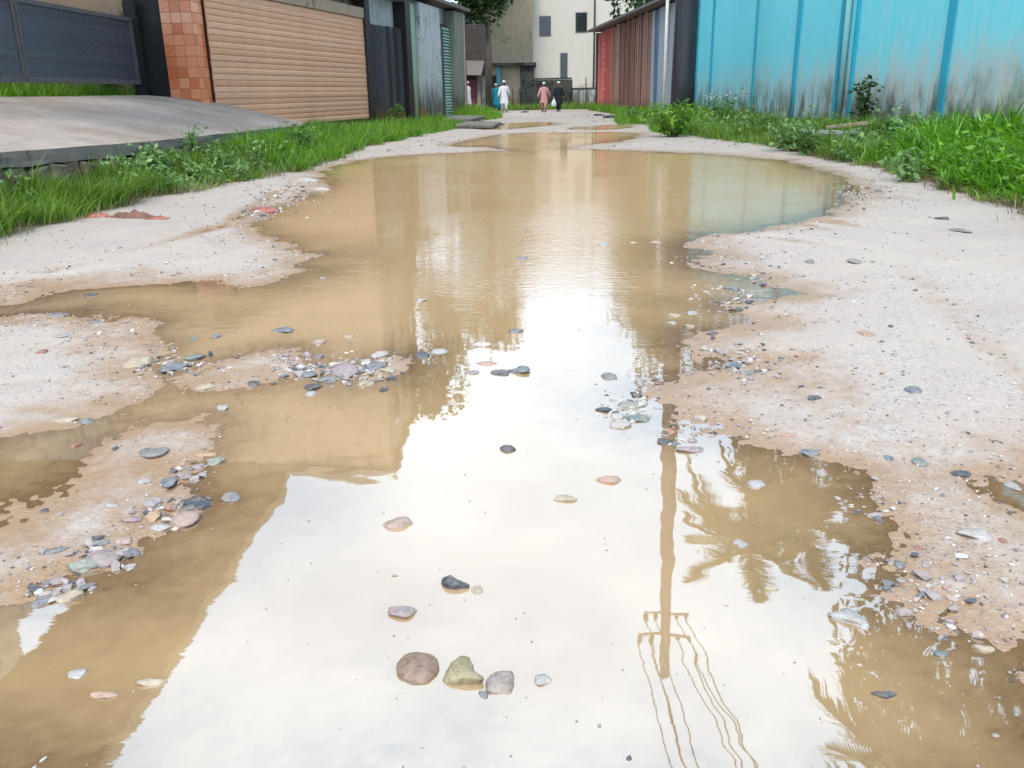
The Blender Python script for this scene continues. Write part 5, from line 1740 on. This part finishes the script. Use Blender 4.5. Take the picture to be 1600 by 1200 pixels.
q = at(1348, 189, 0.55)
pk = MB().box(-0.55, 0.55, -0.07, 0.07, -0.035, 0.035, 0.008).build('old_plank', M['wood'])
pk.location = (q[0] - 0.3, q[1], 0.47)
pk.rotation_euler = (0.05, -0.10, -1.2)
tag(pk, 'pale old plank lying on the weeds beneath the dark shrub', 'plank')
q = at(1300, 226, 0.15)
m_ = MB().box(-0.55, 0.55, -0.4, 0.4, -0.2, 0.2, 0.05)
m_.v = [(a + 0.08 * mnoise.noise((a, b, c)), b, c + 0.06 * mnoise.noise((a * 2, b * 2, 4))) for a, b, c in m_.v]
bk = m_.build('mossy_block', M['conc'])
bk.location = (q[0], q[1], gz(q[0], q[1]) + 0.12)
bk.rotation_euler = (0.03, 0.05, 0.5)
tag(bk, 'worn concrete block half hidden in the right verge grass', 'block')
M['asph'] = mat_plain('broken_asphalt', (0.045, 0.043, 0.045), 0.85, 0.4, 9, 0.4)
for k, (px, py, w, lab) in enumerate(((783, 194, 16, 'black lump on the road beside the bright grass mound'), (935, 182, 18, 'flat dark asphalt lump on the far right of the road'), (955, 185, 26, 'long dark asphalt slab by the far right verge'),
                                      (821, 177, 14, 'dark patch of asphalt where the walkers come from'))):
    q = at(px, py, 0.02)
    g = gz(q[0], q[1])
    a = w * float((q - CAMP) @ fwd) / FPX / 2
    s_ = link('asphalt_lump', stone_mesh(a, a * 1.1, a * 0.28, 0.06, 0.3, 200 + k), M['asph'])
    s_.location = (q[0], q[1], g + 0.01)
    tag(s_, lab, 'asphalt lump')

# ================================================================== PEOPLE
SKIN = mat_plain('brown_skin', (0.20, 0.105, 0.065), 0.55, 0.1, 8, 0.02)
HAIR = mat_plain('black_hair', (0.012, 0.010, 0.010), 0.6, 0.2)
def cloth(n, c):
    return mat_plain(n, c, 0.85, 0.10, 9, 0.15, 0, 0.2)


def person(loc, face, ht, label, tunic, trousers, cap, stride=0.22, swing=0.14, beard=False, hem=0.52, arm_out=0.0, right_arm_down=False):
    s = ht / 1.72
    root = empty('person', loc, face)
    tag(root, label, 'person', 'people walking at the far end of the road')
    P, E_, Rr = [], [], []

    def add(p_, r, parent=None):
        P.append(tuple(c * s for c in p_))
        Rr.append(r * s)
        if parent is not None:
            E_.append((parent, len(P) - 1))
        return len(P) - 1
    pel = add((0, 0, 0.93), 0.13)
    sp = add((0, -0.01, 1.12), 0.125, pel)
    ch = add((0, 0, 1.32), 0.14, sp)
    nk = add((0, -0.005, 1.48), 0.055, ch)
    h0 = add((0, -0.02, 1.55), 0.072, nk)
    h1 = add((0, -0.025, 1.62), 0.088, h0)
    h2 = add((0, -0.015, 1.69), 0.070, h1)
    add((0, -0.125, 1.60), 0.014, h1)                        # nose
    for sd in (-1, 1):
        add((sd * 0.092, -0.01, 1.61), 0.018, h1)            # ear
        sh_ = add((sd * 0.17, 0.0, 1.40), 0.062, ch)
        sw = swing * sd
        el = add((sd * (0.23 + arm_out), 0.02 + sw * 0.4, 1.13), 0.044, sh_)
        wr = add((sd * (0.27 + arm_out * 1.6), -0.04 + sw, 0.90), 0.030, el)
        pm = add((sd * (0.275 + arm_out * 1.7), -0.05 + sw, 0.835), 0.036, wr)
        for k in range(4):
            kx = -0.03 + 0.02 * k
            f1 = add((sd * (0.278 + arm_out * 1.7), -0.05 + sw + kx, 0.785), 0.010, pm)
            add((sd * (0.268 + arm_out * 1.7), -0.055 + sw + kx, 0.74 + 0.008 * abs(k - 1.5)), 0.008, f1)
        th_ = add((sd * (0.262 + arm_out * 1.7), -0.095 + sw, 0.815), 0.011, pm)
        add((sd * (0.258 + arm_out * 1.7), -0.105 + sw, 0.775), 0.009, th_)
        st_ = -stride * sd
        hp = add((sd * 0.095, 0, 0.88), 0.095, pel)
        kn = add((sd * 0.10, st_ * 0.55 - 0.03, 0.49), 0.060, hp)
        ak = add((sd * 0.10, st_, 0.085), 0.040, kn)
        hl = add((sd * 0.10, st_ + 0.02, 0.035), 0.036, ak)
        add((sd * 0.115, st_ - 0.15, 0.03), 0.030, hl)
    me = bpy.data.meshes.new('body')
    me.from_pydata(P, E_, [])
    o_ = link('body', me, SKIN, root)
    md = o_.modifiers.new('skin', 'SKIN')
    for i, sv in enumerate(me.skin_vertices[0].data):
        sv.radius = (Rr[i], Rr[i])
        sv.use_root = (i == 0)
    md.use_smooth_shade = True
    o_.modifiers.new('sub', 'SUBSURF').levels = 1
    o_.modifiers['sub'].render_levels = 1

    def ring(cx, cy, z_, rx, ry, n=18, wav=0.0, ph=0.0):
        return [((cx + rx * (1 + wav * math.sin(5 * 6.2832 * i / n + ph)) * math.cos(6.2832 * i / n)) * s, (cy + ry * (1 + wav * math.sin(5 * 6.2832 * i / n + ph)) * math.sin(6.2832 * i / n)) * s, z_ * s) for i in range(n)]
    m_ = MB()
    m_.loft([ring(0, 0, 1.475, 0.075, 0.07), ring(0, 0, 1.455, 0.13, 0.10), ring(0, 0, 1.40, 0.20, 0.135), ring(0, 0, 1.25, 0.195, 0.15), ring(0, -0.01, 1.05, 0.185, 0.150, 18, .02),
             ring(0, -0.005, 0.90, 0.20, 0.165, 18, .03), ring(0, 0, (0.90 + hem) / 2, 0.225, 0.19, 18, .05, 1), ring(0, 0.01, hem, 0.25, 0.215, 18, .07, 2)], True, False)
    for sd in (-1, 1):
        sw = swing * sd
        m_.tube([(sd * 0.14 * s, 0, 1.41 * s), (sd * 0.19 * s, 0.005 * s, 1.33 * s), (sd * (0.23 + arm_out) * s, (0.02 + sw * 0.4) * s, 1.13 * s), (sd * (0.27 + arm_out * 1.6) * s, (-0.035 + sw * 0.95) * s, 0.91 * s)], [0.075 * s, 0.082 * s, 0.072 * s, 0.070 * s], 10)
    m_.build('tunic', tunic, root, True)
    for sd in (-1, 1):
        st_ = -stride * sd
        MB().tube([(sd * 0.095 * s, 0, 0.92 * s), (sd * 0.10 * s, (st_ * 0.55 - 0.03) * s, 0.49 * s), (sd * 0.10 * s, st_ * 0.96 * s, 0.11 * s)], [0.118 * s, 0.100 * s, 0.085 * s], 12).build('trouser_leg', trousers, root, True)
        MB().tube([(sd * 0.10 * s, (st_ + 0.06) * s, 0.012 * s), (sd * 0.11 * s, (st_ - 0.19) * s, 0.012 * s)], [0.045 * s, 0.05 * s], 8).build('sandal', HAIR, root)
    m_ = MB()
    m_.loft([ring(0, -0.018, 1.645, 0.098, 0.112), ring(0, -0.015, 1.69, 0.098, 0.110), ring(0, -0.012, 1.735, 0.080, 0.09), ring(0, -0.01, 1.75, 0.04, 0.045)], True, True)
    m_.build('cap', cap, root, True)
    for sd in (-1, 1):
        MB().tube([(sd * 0.034 * s, -0.100 * s, 1.622 * s), (sd * 0.034 * s, -0.112 * s, 1.622 * s)], [0.014 * s, 0.008 * s], 6).build('eye', HAIR, root)
    MB().box(-0.028 * s, 0.028 * s, -0.108 * s, -0.08 * s, 1.545 * s, 1.555 * s).build('mouth', cloth('dark_lip', (0.12, 0.04, 0.035)) if 'dark_lip' not in bpy.data.materials else bpy.data.materials['dark_lip'], root)
    if beard:
        m_ = MB()
        m_.loft([ring(0, -0.055, 1.575, 0.075, 0.06, 12), ring(0, -0.075, 1.53, 0.062, 0.05, 12), ring(0, -0.085, 1.475, 0.03, 0.028, 12)], True, True)
        m_.build('beard', HAIR, root, True)
    return root


CW = cloth('white_cotton', (0.56, 0.57, 0.60))
CT = cloth('teal_cotton', (0.012, 0.19, 0.27))
CT2 = cloth('turquoise_cotton', (0.03, 0.32, 0.40))
CP = cloth('dusty_pink_cotton', (0.44, 0.235, 0.23))
CK = cloth('black_cotton', (0.016, 0.018, 0.026))
CG = cloth('khaki_cotton', (0.22, 0.17, 0.09))


def stand(px, y):
    x_ = fx(px, y)
    return (x_, y, gz(x_, y) + 0.002)


person(stand(788, 55.0), 0.1, 1.80, 'man in white tunic and trousers with dark beard walking towards us', CW, CW, CW, 0.16, 0.12, True, 0.50, 0.04)
person(stand(775, 58.5), 0.0, 1.66, 'person in teal tunic and white cap left of the man in white', CT, CT, CW, 0.14, 0.10, False, 0.42)
person(stand(780.5, 59.6), 0.2, 1.70, 'person in turquoise half hidden behind the man in white', CT2, CT, CT, 0.14, 0.10, False, 0.38)
person(stand(850, 54.2), -0.1, 1.66, 'person in dusty pink tunic and white cap in the road middle', CP, CP, CW, 0.13, 0.12, False, 0.55, 0.05)
person(stand(873, 55.6), -0.35, 1.70, 'person in black tunic and white cap carrying a white bag', CK, CK, CW, 0.15, 0.08, False, 0.45, 0.02)
person(stand(731, 52.5), 0.9, 1.62, 'person in white half hidden behind the shop corner on the left', CW, CW, CW, 0.12, 0.12, False, 0.42, 0.02)
bq = stand(865.5, 55.2)
m_ = MB()
def bring(z_, rx, ry, n=14):
    return [(rx * (1 + .08 * math.sin(3 * i)) * math.cos(6.2832 * i / n), ry * math.sin(6.2832 * i / n), z_) for i in range(n)]
m_.loft([bring(0.02, 0.10, 0.06), bring(0.06, 0.155, 0.09), bring(0.22, 0.145, 0.08), bring(0.36, 0.085, 0.05), bring(0.43, 0.03, 0.02)])
bag = empty('carrier_bag', (bq[0], bq[1], bq[2] + 0.27))
m_.build('bag_body', cloth('white_plastic_bag', (0.55, 0.58, 0.60)), bag, True)
MB().tube([(-0.02, 0, 0.42), (-0.02, 0, 0.50), (0.01, 0, 0.53), (0.03, 0, 0.50), (0.03, 0, 0.42)], 0.012, 6).build('handle', CW, bag)
tag(bag, 'white plastic carrier bag hanging from the hand of the person in black', 'bag')
